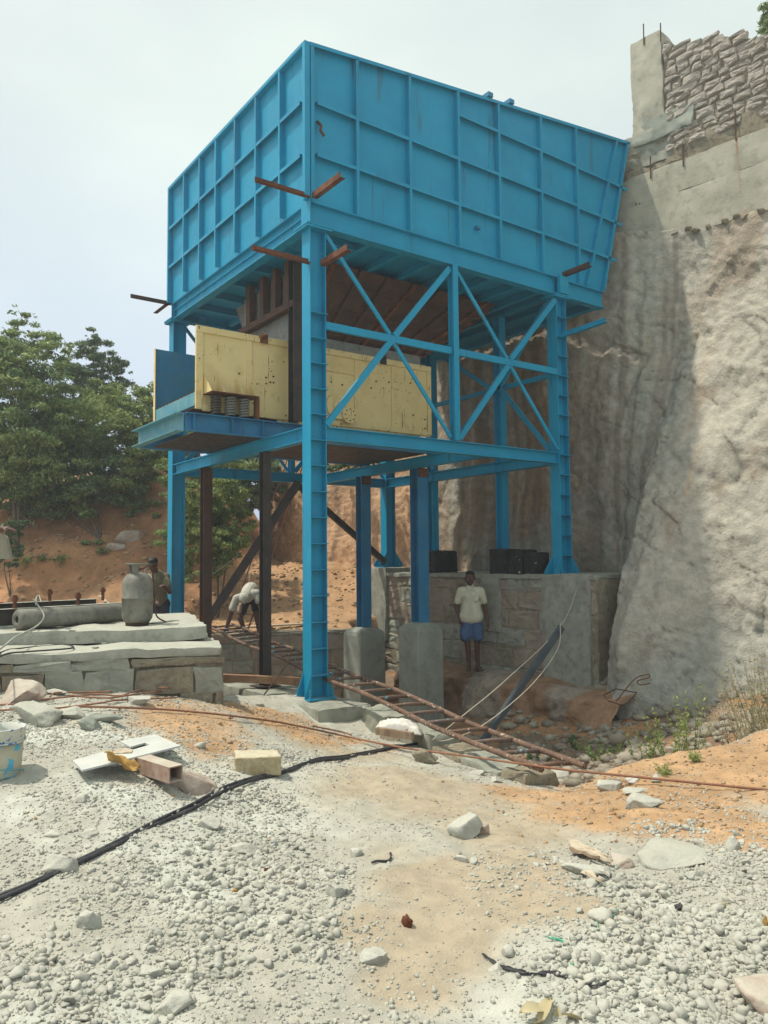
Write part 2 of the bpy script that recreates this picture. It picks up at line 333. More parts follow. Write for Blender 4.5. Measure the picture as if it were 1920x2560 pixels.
def gcol(x, y):
    a = (x-CP[0])*.588+(y-CP[1])*.809
    n1 = fbm(x*1.4, y*1.4, o=4, seed=41); n2 = fbm(x*5, y*5, o=3, seed=43)
    grey = np.array([.42, .405, .34]); tan = np.array([.41, .345, .25]); org = np.array([.45, .285, .155]); brn = np.array([.40, .205, .10]); dark = np.array([.19, .14, .10]); white = np.array([.53, .54, .475])
    c = grey[None]+(white-grey)[None]*sstep(-.2, .6, n1)[:, None]
    t = np.clip(1.3*zone(x, y, TAN)+.35*n1-.02, 0, 1); t = sstep(.15, .75, t); c = c*(1-t[:, None])+tan[None]*t[:, None]
    o = zone(x, y, ORG); o = sstep(.25, .7, o+.2*n1+.12*n2); c = c*(1-o[:, None])+(org[None]*(1+.15*n2[:, None]))*o[:, None]
    sd = sdpoly(x, y, POLY); k = sstep(0, .3, sd)
    it = sstep(-.4, .5, n1); ci = dark[None]*(1-it[:, None])+(np.array([.36, .20, .10]))[None]*it[:, None]
    gr = sstep(3.6, 5.2, x+.5*n1)*(1-sstep(.2, .7, n2+.3)); ci = ci*(1-gr[:, None])+np.array([.30, .30, .255])[None]*gr[:, None]
    c = c*(1-k[:, None])+ci*k[:, None]
    b = sstep(11.5, 13, a)*(1-k); bo = org[None]*(.95+.12*n2[:, None])
    c = c*(1-b[:, None])+bo*b[:, None]
    mk = sstep(15, 17, a); bm = brn[None]*(1+.22*n1[:, None]+.2*n2[:, None])
    r = (x-CP[0])*.809-(y-CP[1])*.588; mk = mk*(1-sstep(-4.6, -3.2, r)*.8)
    return np.clip(c*(1-mk[:, None])+bm*mk[:, None], .01, .8)
def lines(segs):
    o = []
    for a, b, s in segs: o += list(np.arange(a, b, s))
    return np.array(o)
al = lines([(-400, -40, 60), (-40, -4, 6), (-4, 1.5, .5), (1.5, 4.5, .028), (4.5, 9, .035), (9, 14.5, .055), (14.5, 22, .10), (22, 40, .9), (40, 600, 50)])
rl = lines([(-500, -40, 60), (-40, -12, 3), (-12, -5.5, .12), (-5.5, 5.5, .035), (5.5, 12, .15), (12, 40, 3), (40, 500, 60)])
A_, R_ = np.meshgrid(al, rl, indexing='ij')
gx = (CP[0]+A_*.588+R_*.809).ravel(); gy = (CP[1]+A_*.809-R_*.588).ravel(); gzv = ground(gx, gy)
g = npmesh('ground', np.stack([gx, gy, gzv], 1), gridf(len(al), len(rl)), GRNDM, smooth=True, col=gcol(gx, gy)); tag(g, kind='structure')
# ---------------------------------------------------------------- cliff: a face X = f(Y, z) with a top that runs back
def cells(a, b, seed, amp):
    """broken planar facets: every cell is a tilted plane with its own step"""
    ia, ib = np.floor(a), np.floor(b); best = np.full(np.shape(a), 9.); out = np.zeros(np.shape(a))
    for i in (-1, 0, 1):
        for j in (-1, 0, 1):
            ca, cb = (ia+i).astype(np.int64), (ib+j).astype(np.int64); z0 = np.zeros_like(ca)
            pa, pb = ca+.15+.7*hashn(ca, cb, z0, seed), cb+.15+.7*hashn(ca, cb, z0, seed+1); d = (a-pa)**2+(b-pb)**2
            v = ((hashn(ca, cb, z0, seed+2)-.5)*.8+(a-pa)*(hashn(ca, cb, z0, seed+3)-.5)*1.4+(b-pb)*(hashn(ca, cb, z0, seed+4)-.7)*1.4)*amp
            out = np.where(d < best, v, out); best = np.minimum(d, best)
    return out
def cliffx(y, z):
    base = np.interp(y, [-9, -5, -2.1, -1.0, -.2, .8, 2, 5, 9, 13, 14.5, 16], [6.9, 6.95, 6.95, 6.80, 6.30, 6.12, 6.05, 6.0, 6.0, 6.1, 7.0, 10])
    x = base+.14*fbm(y*.55, z*.5, o=2, seed=51)
    x = x+np.interp(y, [-1.6, -.9, -.3], [.19, .08, .02])*(z-7.0)                  # leans back slightly
    rg = np.interp(y, [-4, -1.2, -.6, 3, 5], [.45, .45, .28, .3, .25])*(1-.8*sstep(6.5, 7.3, z))
    fac = fbm(y*.9+.3*z, z*.7, o=3, seed=55); x = x+.12*np.abs(fac)*np.interp(y, [-1, 3, 5], [1, 1, .4])+rg*cells(y*1.2+z*.5, z*.9-y*.35, 93, .20)+rg*cells(y*3.6+z*1.6, z*2.8-y*1.2, 95, .055)
    st = vnoise((y*1.1+z*.45)*1.4, (z*1.5-y*.55)*1.2, seed=57); x = x+.07*rg*np.round(st*2.5)/2.5
    x = x+rg*.030*fbm(y*4+z*2.4, z*5-y*3, o=4, seed=60, g=.6)+.012*fbm(y*14, z*14, o=2, seed=66)
    wy = y+.35*fbm(y*1.1, z*1.1, o=2, seed=72); wz = z*1.5-y*.9+.3*fbm(y*1.3, z*1.3, o=2, seed=73); rdg = 1-np.abs(vnoise(wy*1.3, wz*1.6, seed=74)); x = x+rg*.08*rdg**14
    rdg2 = 1-np.abs(vnoise(wy*3.1+4, wz*4.5, seed=75)); x = x+rg*.02*rdg2**9
    x = x+.10*np.exp(-((y+.75-.12*np.sin(z*1.1))/.22)**2)*sstep(1.2, 3, z)*(1-sstep(5.5, 6.5, z))
    x = x-.55*np.exp(-np.clip(z+.2, 0, 9)*1.3)*np.interp(y, [-5, -2.6, -1.5, -.6, .4, 2, 4], [1.4, .8, .1, 0, .6, .8, .4])-1.5*sstep(5.6, .9, z)*np.interp(y, [-5, -3, -2, -1.25, -.7, -.2, .3], [.2, .5, .9, 1.12, .66, .22, 0])   # swells out at the foot
    d = sstep(6.5, 7.5, z)*.0
    return x+d
def clifftop(y): return np.interp(y, [-9, -2, 2, 5, 8, 11, 15], [7.7, 7.58, 7.5, 7.4, 6.0, 4.9, 4.6])+.12*vnoise(y*1.3, y*0, seed=71)
yl = lines([(-9, -4, .15), (-4, 6, .035), (6, 16, .07)]); nz = 250
Yc, T = np.meshgrid(yl, np.linspace(0, 1, nz), indexing='ij'); Zc = -1.6+T*(clifftop(Yc)+1.6)
Xc = cliffx(Yc, Zc)
yy, zz = Yc.ravel(), Zc.ravel()
V = np.stack([Xc.ravel(), yy, zz], 1)
s1 = fbm(yy*2.2, zz*.12, o=4, seed=81); s2 = fbm(yy*6.5, zz*.1+yy*.2, o=2, seed=83); n1 = fbm(yy*.7, zz*.6, o=3, seed=85); n3 = fbm(yy*3, zz*3, o=3, seed=87)
grey = np.array([.38, .355, .30]); pale = np.array([.47, .43, .355]); grn = np.array([.36, .37, .31]); orn = np.array([.34, .19, .10]); brn = np.array([.22, .15, .10]); erth = np.array([.56, .36, .215])
c = grey[None]+(pale-grey)[None]*sstep(-.5, .5, n1+.5*n3+np.interp(yy, [-2.5, -1, 0], [.6, .3, -.5]))[:, None]
k = sstep(.05, .35, s1+.25*n1)*np.interp(yy, [-1.5, -.9, 4, 5], [.2, 1, 1, 0]); c = c*(1-.75*k[:, None])+grn[None]*.75*k[:, None]
k = np.interp(yy, [-.9, .4, 1.5, 9], [0, .55, 1, 1])*.66*sstep(-.5, .5, n1+.5*s1+.3); c = c*(1-k[:, None])+(orn[None]*.5+brn[None]*.5+(orn-brn)[None]*.5*np.clip(n3+s1, -1, 1)[:, None])*k[:, None]
k = sstep(.25, .34, s2)*np.interp(yy, [-1.6, -1, 4.5, 5], [0, .8, .8, 0]); c = c*(1-.6*k[:, None])+np.array([.42, .42, .35])[None]*.6*k[:, None]
k = sstep(.3, .36, -s2)*np.interp(yy, [-1.6, -1, 4.5, 5], [0, .7, .7, .2]); c = c*(1-.5*k[:, None])+np.array([.12, .10, .08])[None]*.5*k[:, None]
k = sstep(.15, .4, fbm(yy*1.1+3, zz*.9, o=4, seed=89))*np.interp(yy, [-2, -1], [.55, .2]); c = c*(1-k[:, None])+np.array([.33, .245, .17])[None]*k[:, None]
k = sstep(4.3, 5.6, yy+.4*n1); c = c*(1-k[:, None])+erth[None]*(1+.18*n3[:, None]+.1*n1[:, None])*k[:, None]
k = np.exp(-((yy-8.9-.1*np.sin(zz*2))/.16)**2)*sstep(.4, .6, zz/3); c = c*(1-k[:, None]*.7)+brn[None]*.7*k[:, None]
k = sstep(1.0, -.2, zz+.4*n1)*(1-sstep(3, 5, yy)); c = c*(1-.7*k[:, None])+np.array([.36, .365, .31])[None]*.7*k[:, None]
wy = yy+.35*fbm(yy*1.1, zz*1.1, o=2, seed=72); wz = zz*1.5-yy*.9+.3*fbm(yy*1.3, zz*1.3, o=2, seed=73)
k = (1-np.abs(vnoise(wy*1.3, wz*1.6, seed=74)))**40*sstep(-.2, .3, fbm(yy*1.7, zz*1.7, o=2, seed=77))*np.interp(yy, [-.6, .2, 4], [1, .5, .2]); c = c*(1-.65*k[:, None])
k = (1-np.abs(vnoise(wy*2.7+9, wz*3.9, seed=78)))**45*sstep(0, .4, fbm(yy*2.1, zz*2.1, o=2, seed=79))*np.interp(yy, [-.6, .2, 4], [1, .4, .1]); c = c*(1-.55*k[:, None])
for y0, z0, z1 in ((-1.72, 3.6, 5.3), (-2.0, 2.6, 3.5), (-1.45, 5.2, 6.1)):      # old drill-hole scars
    k = np.exp(-((yy-y0-.01*zz)/.024)**2)*sstep(z0, z0+.1, zz)*(1-sstep(z1-.1, z1, zz)); c = c*(1-k[:, None]*.8)+np.array([.50, .38, .26])[None]*.8*k[:, None]
nb = 6                                                                # plateau running back from the rim
top = V.reshape(len(yl), nz, 3)[:, -1, :]; ex = []
for i, dx in enumerate([.4, 1.2, 4, 12, 40, 160]):
    q = top.copy(); q[:, 0] += dx; q[:, 2] += .05*i+.25*vnoise(q[:, 0]*.5, q[:, 1]*.5, seed=91)*(dx > 1); ex.append(q)
V2 = np.concatenate([V.reshape(len(yl), nz, 3)]+[e[:, None, :] for e in ex], 1); C2 = np.concatenate([c.reshape(len(yl), nz, 3), np.repeat(c.reshape(len(yl), nz, 3)[:, -1:, :], nb, 1)], 1)
cl = npmesh('cliff', V2.reshape(-1, 3), gridf(len(yl), nz+nb), CLIFFM, smooth=True, col=np.clip(C2.reshape(-1, 3), .02, .8)); tag(cl, kind='structure')
def blob(name, c, r, matr, seed=0, rough=.18, sub=4, M=None, parent=None, flat=False, cut=.0, kind=None, ns=1.6):
    bm = bmesh.new(); bmesh.ops.create_icosphere(bm, subdivisions=sub, radius=1)
    P = np.array([v.co[:] for v in bm.verts]); Fc = np.array([[v.index for v in f.verts] for f in bm.faces]); bm.free()
    rs = np.random.default_rng(seed+5); D = rs.normal(size=(13, 3)); D /= np.linalg.norm(D, axis=1)[:, None]; h = rs.uniform(.45, .78, 13)
    for d_, h_ in zip(D, h):                             # cleave flat facets
        q = P@d_; k = q > h_; P[k] -= d_[None]*(q[k]-h_)[:, None]*.99
    P *= (1+rough*fbm(P[:, 0]*ns+seed, P[:, 1]*ns, P[:, 2]*ns, o=4, seed=seed, g=.5))[:, None]
    P *= np.array(r)[None]*1.28
    if M is not None: P = P@np.array(M.to_3x3()).T
    b = wloc(parent) if parent else Vector(c); P += np.array(Vector(c)-b)[None]
    o = npmesh(name, P, Fc, matr, parent, smooth=not flat)
    if not parent: o.location = c
    if kind: o['kind'] = kind
    return o
# rock shelf under the masonry wall and the low boulders right of it
def shelf(name, x0, x1, y0, y1, z0, z1, colr, seed):
    ny, na = 150, 60; Y, T = np.meshgrid(np.linspace(y0, y1, ny), np.linspace(0, 1, na), indexing='ij')
    e = .3; X = np.where(T < .5, x0, x0+(T-.5)*2*(x1-x0)); Z = np.where(T < .5, z0+(z1-z0)*T*2, z1)
    kk = np.exp(-((T-.5)/.09)**2); X = X+kk*.10; Z = Z-kk*.10
    X = X+.13*fbm(Y*1.3, Z*1.6, o=4, seed=seed)-.05*np.round(vnoise(Y*2, Z*3, seed=seed+2)*2); Z = Z+np.where(T > .4, .07*fbm(Y*1.1, X*1.3, o=4, seed=seed+1), 0)
    n = fbm(Y*1.5, Z*1.5, o=4, seed=seed+3); c = np.array(colr)[None]*(1+.35*n.reshape(-1, 1)); t = sstep(.1, .5, fbm(Y*1.2, Z*.6, o=3, seed=seed+9)).reshape(-1, 1)*.7
    c = c*(1-t)+np.array([.33, .31, .26])[None]*t
    o = npmesh(name, np.stack([X.ravel(), Y.ravel(), Z.ravel()], 1), gridf(ny, na), CLIFFM, smooth=True, col=np.clip(c, .02, .8)); return tag(o, kind='structure')
shelf('rock_shelf', 3.55, 5.2, -1.9, 3.2, -1.5, -.17, (.33, .20, .12), 101)
# ================================================================ support frame
LX, LY, ZT = 4.71, 4.82, 6.127
frame = root('support_frame', (0, 0, 0), 'blue steel support frame of ribbed columns and cross braces standing over the pit', 'steel frame')
def column(x, y, z0, ribs=None, flare=False, seg=True):
    m = MB(); t = .012; zt = ZT-.02; hx, hy = .121, .105
    for s in (-1, 1): m.b2((x+s*(hx-t) if s > 0 else x-hx, y-hy, z0), (x+hx if s > 0 else x-hx+t, y+hy, zt))
    m.b2((x-hx+t-.001, y-.012, z0), (x+hx-t+.001, y, zt))
    c = m.build('column', BLUE, frame, loc=(x, y, z0))
    p = MB().b2((x-.2, y-.17, zt), (x+.2, y+.17, ZT)).b2((x-.19, y-.16, zt-.03), (x+.19, y+.16, zt-.001)).build('cap_plate', BLUE, c)
    b = MB().b2((x-.20, y-.19, z0+.001), (x+.20, y+.19, z0+.022)).build('base_plate', BLUE, c)
    if ribs is not None:
        me = None
        for z in ribs:
            o = None
            if me is None:
                mm = MB(); mm.b2((x-hx-.004+t, y-hy-.035, z-.005), (x+hx+.004-t*0, y-.0125, z+.005)); o = mm.build('stiffener_rib', BLUE, c); me = o.data; zf = z
            else:
                o = link('stiffener_rib', me, c); o.location = (0, 0, z-zf)
    for s in (-1, 1):
        for yy in ((-1, 1) if not flare else (-1, 1)):
            P = [(0, 0), (.09 if not flare else .19, 0), (.09 if not flare else .19, .05), (.025 if not flare else 0, .24 if not flare else .30), (0, .30)]
            xx = x+s*hx; vs = [(xx+s*a, y+yy*(hy-.006)-.005, z0+.022+b_) for a, b_ in P]+[(xx+s*a, y+yy*(hy-.006)+.005, z0+.022+b_) for a, b_ in P]; n = 5
            MB().add(vs, [tuple(range(n)), tuple(range(n, 2*n))[::-1]]+[(i, n+i, n+(i+1) % n, (i+1) % n) for i in range(n)]).build('foot_gusset', BLUE, c)
    for sx in (-1, 1):
        for sy in (-1, 1):
            bb = MB().tube([(x+sx*.165, y+sy*.15, z0+.02), (x+sx*.165, y+sy*.15, z0+.13)], .011, 8).tube([(x+sx*.165, y+sy*.15, z0+.022), (x+sx*.165, y+sy*.15, z0+.05)], .022, 6).build('anchor_bolt', BLUE, c)
    return c
column(0, 0, 0, [.30+.333*i for i in range(16) if .30+.333*i < 5.2])
column(LX, 0, 1.47, [1.80+.329*i for i in range(14)], True)
column(0, LY, 0)
column(LX, LY, 1.6, None, True)
def beam(p0, p1, w, h, name='beam', up=(0, 0, 1), mt=None, par=None, lab=None, **k):
    o = MB().ibeam(p0, p1, w, h, up=up, **k).build(name, mt or BLUE, par or frame)
    if lab: o['label'] = lab
    return o
zc = (3.304+3.487)/2; hb = .183
beam((.122, -.03, zc), (LX-.122, -.03, zc), .13, hb, 'floor_beam')
beam((.122, LY, zc), (LX-.122, LY, zc), .13, hb, 'floor_beam')
beam((0-.05, .106, zc), (0-.05, LY-.106, zc), .13, hb, 'floor_beam')
beam((LX-.05, .106, zc), (LX-.05, LY-.106, zc), .13, hb, 'floor_beam')
beam((3.03, .04, zc), (3.03, LY-.07, zc), .13, hb, 'floor_beam')
# cross bracing of the long sides
def brace(p0, p1, w, d=.05, name='brace', mt=None, up=(0, -1, 0)):
    return MB().angle(p0, p1, w, .009, up=up).build(name, mt or BLUE, frame) if 0 else MB().bar(p0, p1, w, d, up=up).build(name, mt or BLUE, frame)
for Yb, up in ((-.085, (0, -1, 0)), (LY, (0, 1, 0))):
    n1, n2 = (1.215, 4.825), (3.485, 4.822); zl, zh_, xm = 3.49, 6.125, 2.35
    def P(a, o=0): return (a[0], Yb+o, a[1])
    MB().ibeam(P((xm, zl)), P((xm, zh_)), .10, .12, .009, .007, up=up).build('mid_post', BLUE, frame)
    for a, b, wd in (((.124, zc+.09+.02), n1, .085), ((.13, 6.05), (n1[0]-.04, n1[1]+.055), .055), ((n1[0]+.03, n1[1]+.04), (xm-.07, 6.06), .085), ((n1[0]+.02, n1[1]-.05), (xm-.08, zl+.04), .055),
                     ((xm+.08, zl+.04), (n2[0]-.02, n2[1]-.05), .085), ((xm+.07, 6.06), (n2[0]-.03, n2[1]+.05), .055), ((n2[0]+.03, n2[1]+.05), (LX-.13, 6.03), .085), ((n2[0]+.03, n2[1]-.05), (LX-.13, zl+.04), .055)):
        brace(P(a, -.004 if wd > .06 else .004), P(b, -.004 if wd > .06 else .004), wd, .045 if wd > .06 else .03, up=up)
    for x0, x1 in ((.124, xm-.052), (xm+.052, LX-.124)): MB().chan((x0, Yb-.02, 4.823), (x1, Yb-.02, 4.823), .05, .10, .008, up=(0, 0, 1), fx=1).build('middle_rail', BLUE, frame)
# side frame along the cliff: two posts on tarred blocks, rail and star braces
for y in (1.36, 3.30):
    beam((LX, y, 1.93), (LX, y, 6.12), .15, .17, 'rear_post', up=(0, 1, 0))
for a, b in (((LX, .12, 4.83), (LX, 1.28, 4.83)), ((LX, 1.44, 4.83), (LX, 3.22, 4.83)), ((LX, 3.38, 4.83), (LX, LY-.12, 4.83)), ((LX-.1, 1.3, 4.78), (LX-.1, .12, 6.03)), ((LX-.1, 1.3, 4.86), (LX-.1, .12, 3.55)),
             ((LX-.1, 1.43, 4.8), (LX-.1, 3.2, 5.98)), ((LX-.1, 1.43, 4.8), (LX-.1, 3.2, 3.55)), ((LX-.1, 3.35, 4.8), (LX-.1, 4.7, 6.0))):
    MB().bar(a, b, .08, .04, up=(1, 0, 0)).build('brace', BLUE, frame)
# ring beams under the bin
zb0, zb1 = 6.128, 6.44; zm, hh = (zb0+zb1)/2, zb1-zb0
beam((-.12, -.03, zm), (4.86, -.03, zm), .15, hh, 'ring_beam', tf=.014)
beam((4.88, -.03, zm-.012), (5.87, -.03, zm-.012), .15, hh-.02, 'cantilever_beam', tf=.014)
beam((-.12, LY, zm), (5.87, LY, zm), .15, hh, 'ring_beam', tf=.014)
beam((-.05, .047, zm), (-.05, LY-.077, zm), .14, hh-.01, 'ring_beam', tf=.014)
beam((LX, .047, zm), (LX, LY-.077, zm), .14, hh-.01, 'ring_beam', tf=.014)
beam((5.79, .047, zm), (5.79, LY-.077, zm), .14, hh-.03, 'ring_beam', tf=.014)
MB().b2((LX-.08, -.17, zb0+.02), (LX+.13, -.106, zb1)).build('beam_end_plate', BLUE, frame)
MB().b2((-.135, -.13, zb0+.012), (-.122, .1, zb1+.012)).build('beam_end_plate', BLUE, frame)
# protruding angle bars at the corners
for i, (a, b, M_, lb) in enumerate([((-.13, -.075, 6.47), (-.90, -.075, 6.47), RUST, 'rusty angle bar sticking out left from the top corner'), ((-.10, -.13, 6.47), (-.10, -.80, 6.47), RUST, 'rusty angle bar sticking out towards the front from the top corner'),
                     ((-.12, -.05, 5.60), (-.93, -.05, 5.60), RUST, None), ((.03, -.11, 5.60), (.03, -.74, 5.60), RUST, None), ((-.1, LY+.15, 6.45), (-.82, LY+.15, 6.45), RUSTB, None), ((-.12, LY+.02, 6.45), (-.12, LY+.75, 6.45), RUSTB, None),
                     ((4.78, -.09, 6.47), (4.78, -.66, 6.47), RUSTB, None), ((4.72, -.11, 5.43), (4.72, -.98, 5.45), BLUE, 'blue angle bar sticking out beside the cliff')]):
    o = MB().angle(a, b, .075, .008).build('angle_bar', M_, frame)
    if lb: o['label'] = lb
# support posts below the floor beams
def post(x, y, z0, z1, mt, lab, bp=True, w=.15):
    p = MB().ibeam((x, y, z0), (x, y, z1), w, w, .010, .008, up=(0, 1, 0)).build('support_post', mt, frame); p['label'] = lab
    if bp: MB().b2((x-.17, y-.15, z0-.012), (x+.17, y+.15, z0)).build('base_plate', STEEL, p)
    return p
post(-.03, 3.42, .40, 3.303, RUSTB, 'brown rusty post between the concrete slab and the floor beam')
post(-.05, 1.28, .012, 3.303, STEEL, 'dark unpainted post standing on the plinth', w=.125)
post(2.97, 3.22, .45, 3.303, BLUEB, 'blue post on the smaller concrete pedestal', False, .2)
post(3.08, 1.70, .62, 3.303, BLUEB, 'blue post with rusty top on the larger concrete pedestal', False, .22)
for x, y in ((3.08, 1.70), (2.97, 3.22)):
    MB().b2((x-.105, y-.115, 3.15), (x+.105, y-.111, 3.30)).build('rust_patch', RUST, frame)
# ================================================================ storage bin
bin_ = root('storage_bin', (2.4, 2.4, 6.45), 'large blue steel bin with gridded ribs, sitting on the frame against the cliff', 'hopper bin')
zt0 = 6.45
def top(x): return 8.62+(x+.1)*.116 if x > -.1 else 8.60
def endx(z): return 5.875+(z-6.40)*.271
t = .008
def xz_plate(poly, y, th=.008):
    n = len(poly); vs = [(x, y, z) for x, z in poly]+[(x, y+th, z) for x, z in poly]
    return MB().add(vs, [tuple(range(n)), tuple(range(n, 2*n))[::-1]]+[(i, n+i, n+(i+1) % n, (i+1) % n) for i in range(n)])
pol = [(-.10, zt0), (endx(zt0), zt0), (6.69, top(6.69)), (-.10, top(-.1))]
for yb, lab in ((-.03, 'front side wall'), (LY, None)):
    w_ = xz_plate(pol, yb, .008).build('side_wall', BLUE, bin_)
    s = -1 if yb < 1 else 1; yo = yb if s < 0 else yb+.008; d = .075*s
    def vst(xb, xt_, z0_, z1_):
        return MB().prof((xb, yo+d/2, z0_), (xt_, yo+d/2, z1_), [(-.0375*1, -.004), (.0375, -.004), (.0375, .004), (-.0375, .004)], up=(1, 0, 0))
    def ang(p0, p1, leg=.055, hz=False):                 # welded angle: one flat web off the wall and one outer leg
        m = MB(); dx = p1[0]-p0[0]; dz = p1[1]-p0[1]; l = math.hypot(dx, dz); nx, nz = -dz/l, dx/l
        if nz > 0 and hz: nx, nz = -nx, -nz
        if nx < 0 and not hz: nx, nz = -nx, -nz
        th = .007
        def q(a, y0, y1, o0, o1):
            vs = []
            for pt in (p0, p1):
                for yy_, oo in ((y0, o0), (y1, o0), (y1, o1), (y0, o1)): vs.append((pt[0]+nx*oo, yy_, pt[1]+nz*oo))
            m.add(vs, [(0, 1, 2, 3), (7, 6, 5, 4), (0, 4, 5, 1), (1, 5, 6, 2), (2, 6, 7, 3), (3, 7, 4, 0)])
        q(0, yo, yo+d, 0, th); q(0, yo+d, yo+d+.006*s, 0, leg)
        return m
    vx = [.62, 1.54, 2.475, 3.33, 4.30]
    for i, x in enumerate(vx): ang((x, zt0), (x, top(x)-.05), .045).build('stiffener', BLUE, w_)
    ang((5.20, zt0), (5.19, top(5.19)-.05), .045).build('stiffener', BLUE, w_)
    ang((5.40, zt0), (6.32, top(6.32)-.05), .045).build('stiffener', BLUE, w_)
    ang((-.10+.0, zt0), (-.10, top(-.1)-.05), .05).build('corner_angle', BLUE, w_)
    ang((endx(zt0)-.05, zt0), (6.69-.05, top(6.69)-.02), .045).build('end_angle', BLUE, w_)
    ang((-.12, top(-.12)), (6.72, top(6.72)), .05, True).build('rim_angle', BLUE, w_)
    xs = [-.05]+vx+[5.19]
    for z in (7.12, 7.83):
        for a, b in zip(xs[:-1], xs[1:]): ang((a+.048, z), (b-.002, z-.005), .05, True).build('stiffener', BLUE, w_)
    for z in (8.53,):
        for a, b in zip(xs[3:-1], xs[4:]): ang((a+.048, z), (b-.002, z-.002), .05, True).build('stiffener', BLUE, w_)
    for z, e in ((7.10, .16), (7.80, .15), (8.51, .14)):
        xm_ = 5.40+(z-zt0)*.92/2.93; ang((5.24, z), (xm_-.004, z), .05, True).build('stiffener', BLUE, w_)
        ang((xm_+.05, z), (endx(z)+e, z-.02), .05, True).build('stiffener', BLUE, w_)
ws = [0, .60, 1.33, 2.035, 2.75, 3.41, 4.11, LY]
ew = MB().b2((-.108, -.022, zt0), (-.10, LY, 8.60)).build('end_wall', BLUE, bin_)
for y in ws[1:-1]: MB().b2((-.18, y, zt0), (-.108, y+.007, 8.545)).b2((-.186, y, zt0), (-.18, y+.045, 8.545)).build('stiffener', BLUE, ew)
for z in (7.12, 7.84):
    for a, b in zip(ws[:-1], ws[1:]): MB().b2((-.178, a+.05, z-.007), (-.108, b-.002, z)).b2((-.184, a+.047, z-.05), (-.178, b-.002, z)).build('stiffener', BLUE, ew)
MB().b2((-.184, -.03, 8.548), (-.10, LY+.01, 8.556)).b2((-.19, -.03, 8.556), (-.184, LY+.01, 8.605)).build('rim_angle', BLUE, ew)
MB().b2((-.19, -.10, zt0), (-.112, -.035, 8.60)).build('corner_angle', BLUE, ew)
MB().b2((-.19, LY+.01, zt0), (-.112, LY+.06, 8.60)).build('corner_angle', BLUE, ew)
MB().add([(endx(zt0), -.02, zt0), (endx(zt0), LY, zt0), (6.68, LY, top(6.69)), (6.68, -.02, top(6.69)), (endx(zt0)+.01, -.02, zt0), (endx(zt0)+.01, LY, zt0), (6.69, LY, top(6.69)), (6.69, -.02, top(6.69))],
         [(0, 1, 2, 3), (7, 6, 5, 4), (0, 4, 5, 1), (2, 6, 7, 3), (1, 5, 6, 2), (0, 3, 7, 4)]).build('end_wall', BLUE, bin_)['label'] = 'sloping rear end wall against the cliff'
fl = MB().b2((-.09, -.01, 6.30), (5.85, LY-.02, 6.31)).build('bin_floor', BLUE, bin_)
for y in (.45, 1.2, 1.95, 2.7, 3.45, 4.15): MB().ibeam((.03, y, 6.24), (.92, y, 6.24), .09, .11).build('floor_joist', BLUE, bin_)
for x in (.98, 1.55, 2.15, 2.75, 3.35, 3.95, 4.45, 5.2): MB().ibeam((x, .05, 6.235), (x, LY-.08, 6.235), .09, .12).build('floor_joist', BLUE, bin_)
for x in (3.15, 3.62): MB().bar((x, -.14, top(x)+.035), (x, .5, top(x)+.035), .10, .07).build('lifting_lug', BLUEB, bin_)
MB().tube([(.03, -.05, 7.58), (.05, -.12, 7.50), (.03, -.13, 7.42), (.09, -.13, 7.36)], .02, 6).build('weld_hook', RUSTB, bin_)
MB().b2((2.85, -.09, 6.82), (2.93, -.031, 6.86)).build('small_bracket', BLUEB, bin_)
# ================================================================ chute between bin and feeder
ch = root('outlet_chute', (2.0, 2.2, 5.1), 'rusty brown ribbed discharge chute hanging under the blue bin above the yellow feeder', 'chute')
T4 = [(.62, .95), (4.25, .95), (4.25, 3.7), (.62, 3.7)]; B4 = [(.55, 1.62), (2.75, 1.62), (2.75, 2.85), (.55, 2.85)]; zt_, zb_ = 6.17, 5.02
for i in range(4):
    a, b, c_, d_ = T4[i], T4[(i+1) % 4], B4[(i+1) % 4], B4[i]
    q = [Vector((*a, zt_)), Vector((*b, zt_)), Vector((*c_, zb_)), Vector((*d_, zb_))]; n = (q[1]-q[0]).cross(q[2]-q[0]).normalized()
    mm = MB(); mm.add(q+[p+n*.008 for p in q], [(0, 1, 2, 3), (7, 6, 5, 4), (0, 4, 5, 1), (1, 5, 6, 2), (2, 6, 7, 3), (3, 7, 4, 0)])
    pl_ = mm.build('chute_plate', RUSTB if i != 3 else GSTEEL, ch)
    if i == 0 or i == 1:
        s = 1 if n.y*(-1 if i == 0 else 0)+n.x*(1 if i == 1 else 0) > 0 else -1; n = n*s
        for k in range(7):
            f = (k+.5)/7; MB().bar(q[0].lerp(q[1], f)+n*.04, q[3].lerp(q[2], f)+n*.04, .05, .07, up=n).build('chute_rib', RUSTB if k % 3 else RUST, pl_)
        for f in (.22, .5, .78):
            MB().bar(q[0].lerp(q[3], f)+n*.022, q[1].lerp(q[2], f)+n*.022, .035, .04, up=n).build('chute_rib', RUSTB, pl_)
for y in (1.32, 1.72, 2.12, 2.6): MB().bar((.36, y, 5.56), (.36, y, 6.19), .10, .13, up=(0, 1, 0)).build('hanger_post', RUSTB, ch)
MB().bar((.36, 1.12, 5.51), (.36, 2.95, 5.51), .10, .10).build('hanger_beam', RUSTB, ch)
MB().ibeam((.38, 1.16, 3.757), (.38, 1.16, 6.18), .16, .16, up=(0, 1, 0)).build('hanger_post', STEEL, ch)['label'] = 'long dark post in front of the yellow feeder panel'
MB().b2((.45, 1.45, 4.9), (.458, 3.0, 6.1)).build('grey_side_plate', GSTEEL, ch)
MB().b2((.50, 1.40, 5.0), (2.9, 1.41, 5.16)).build('chute_skirt', GSTEEL, ch)
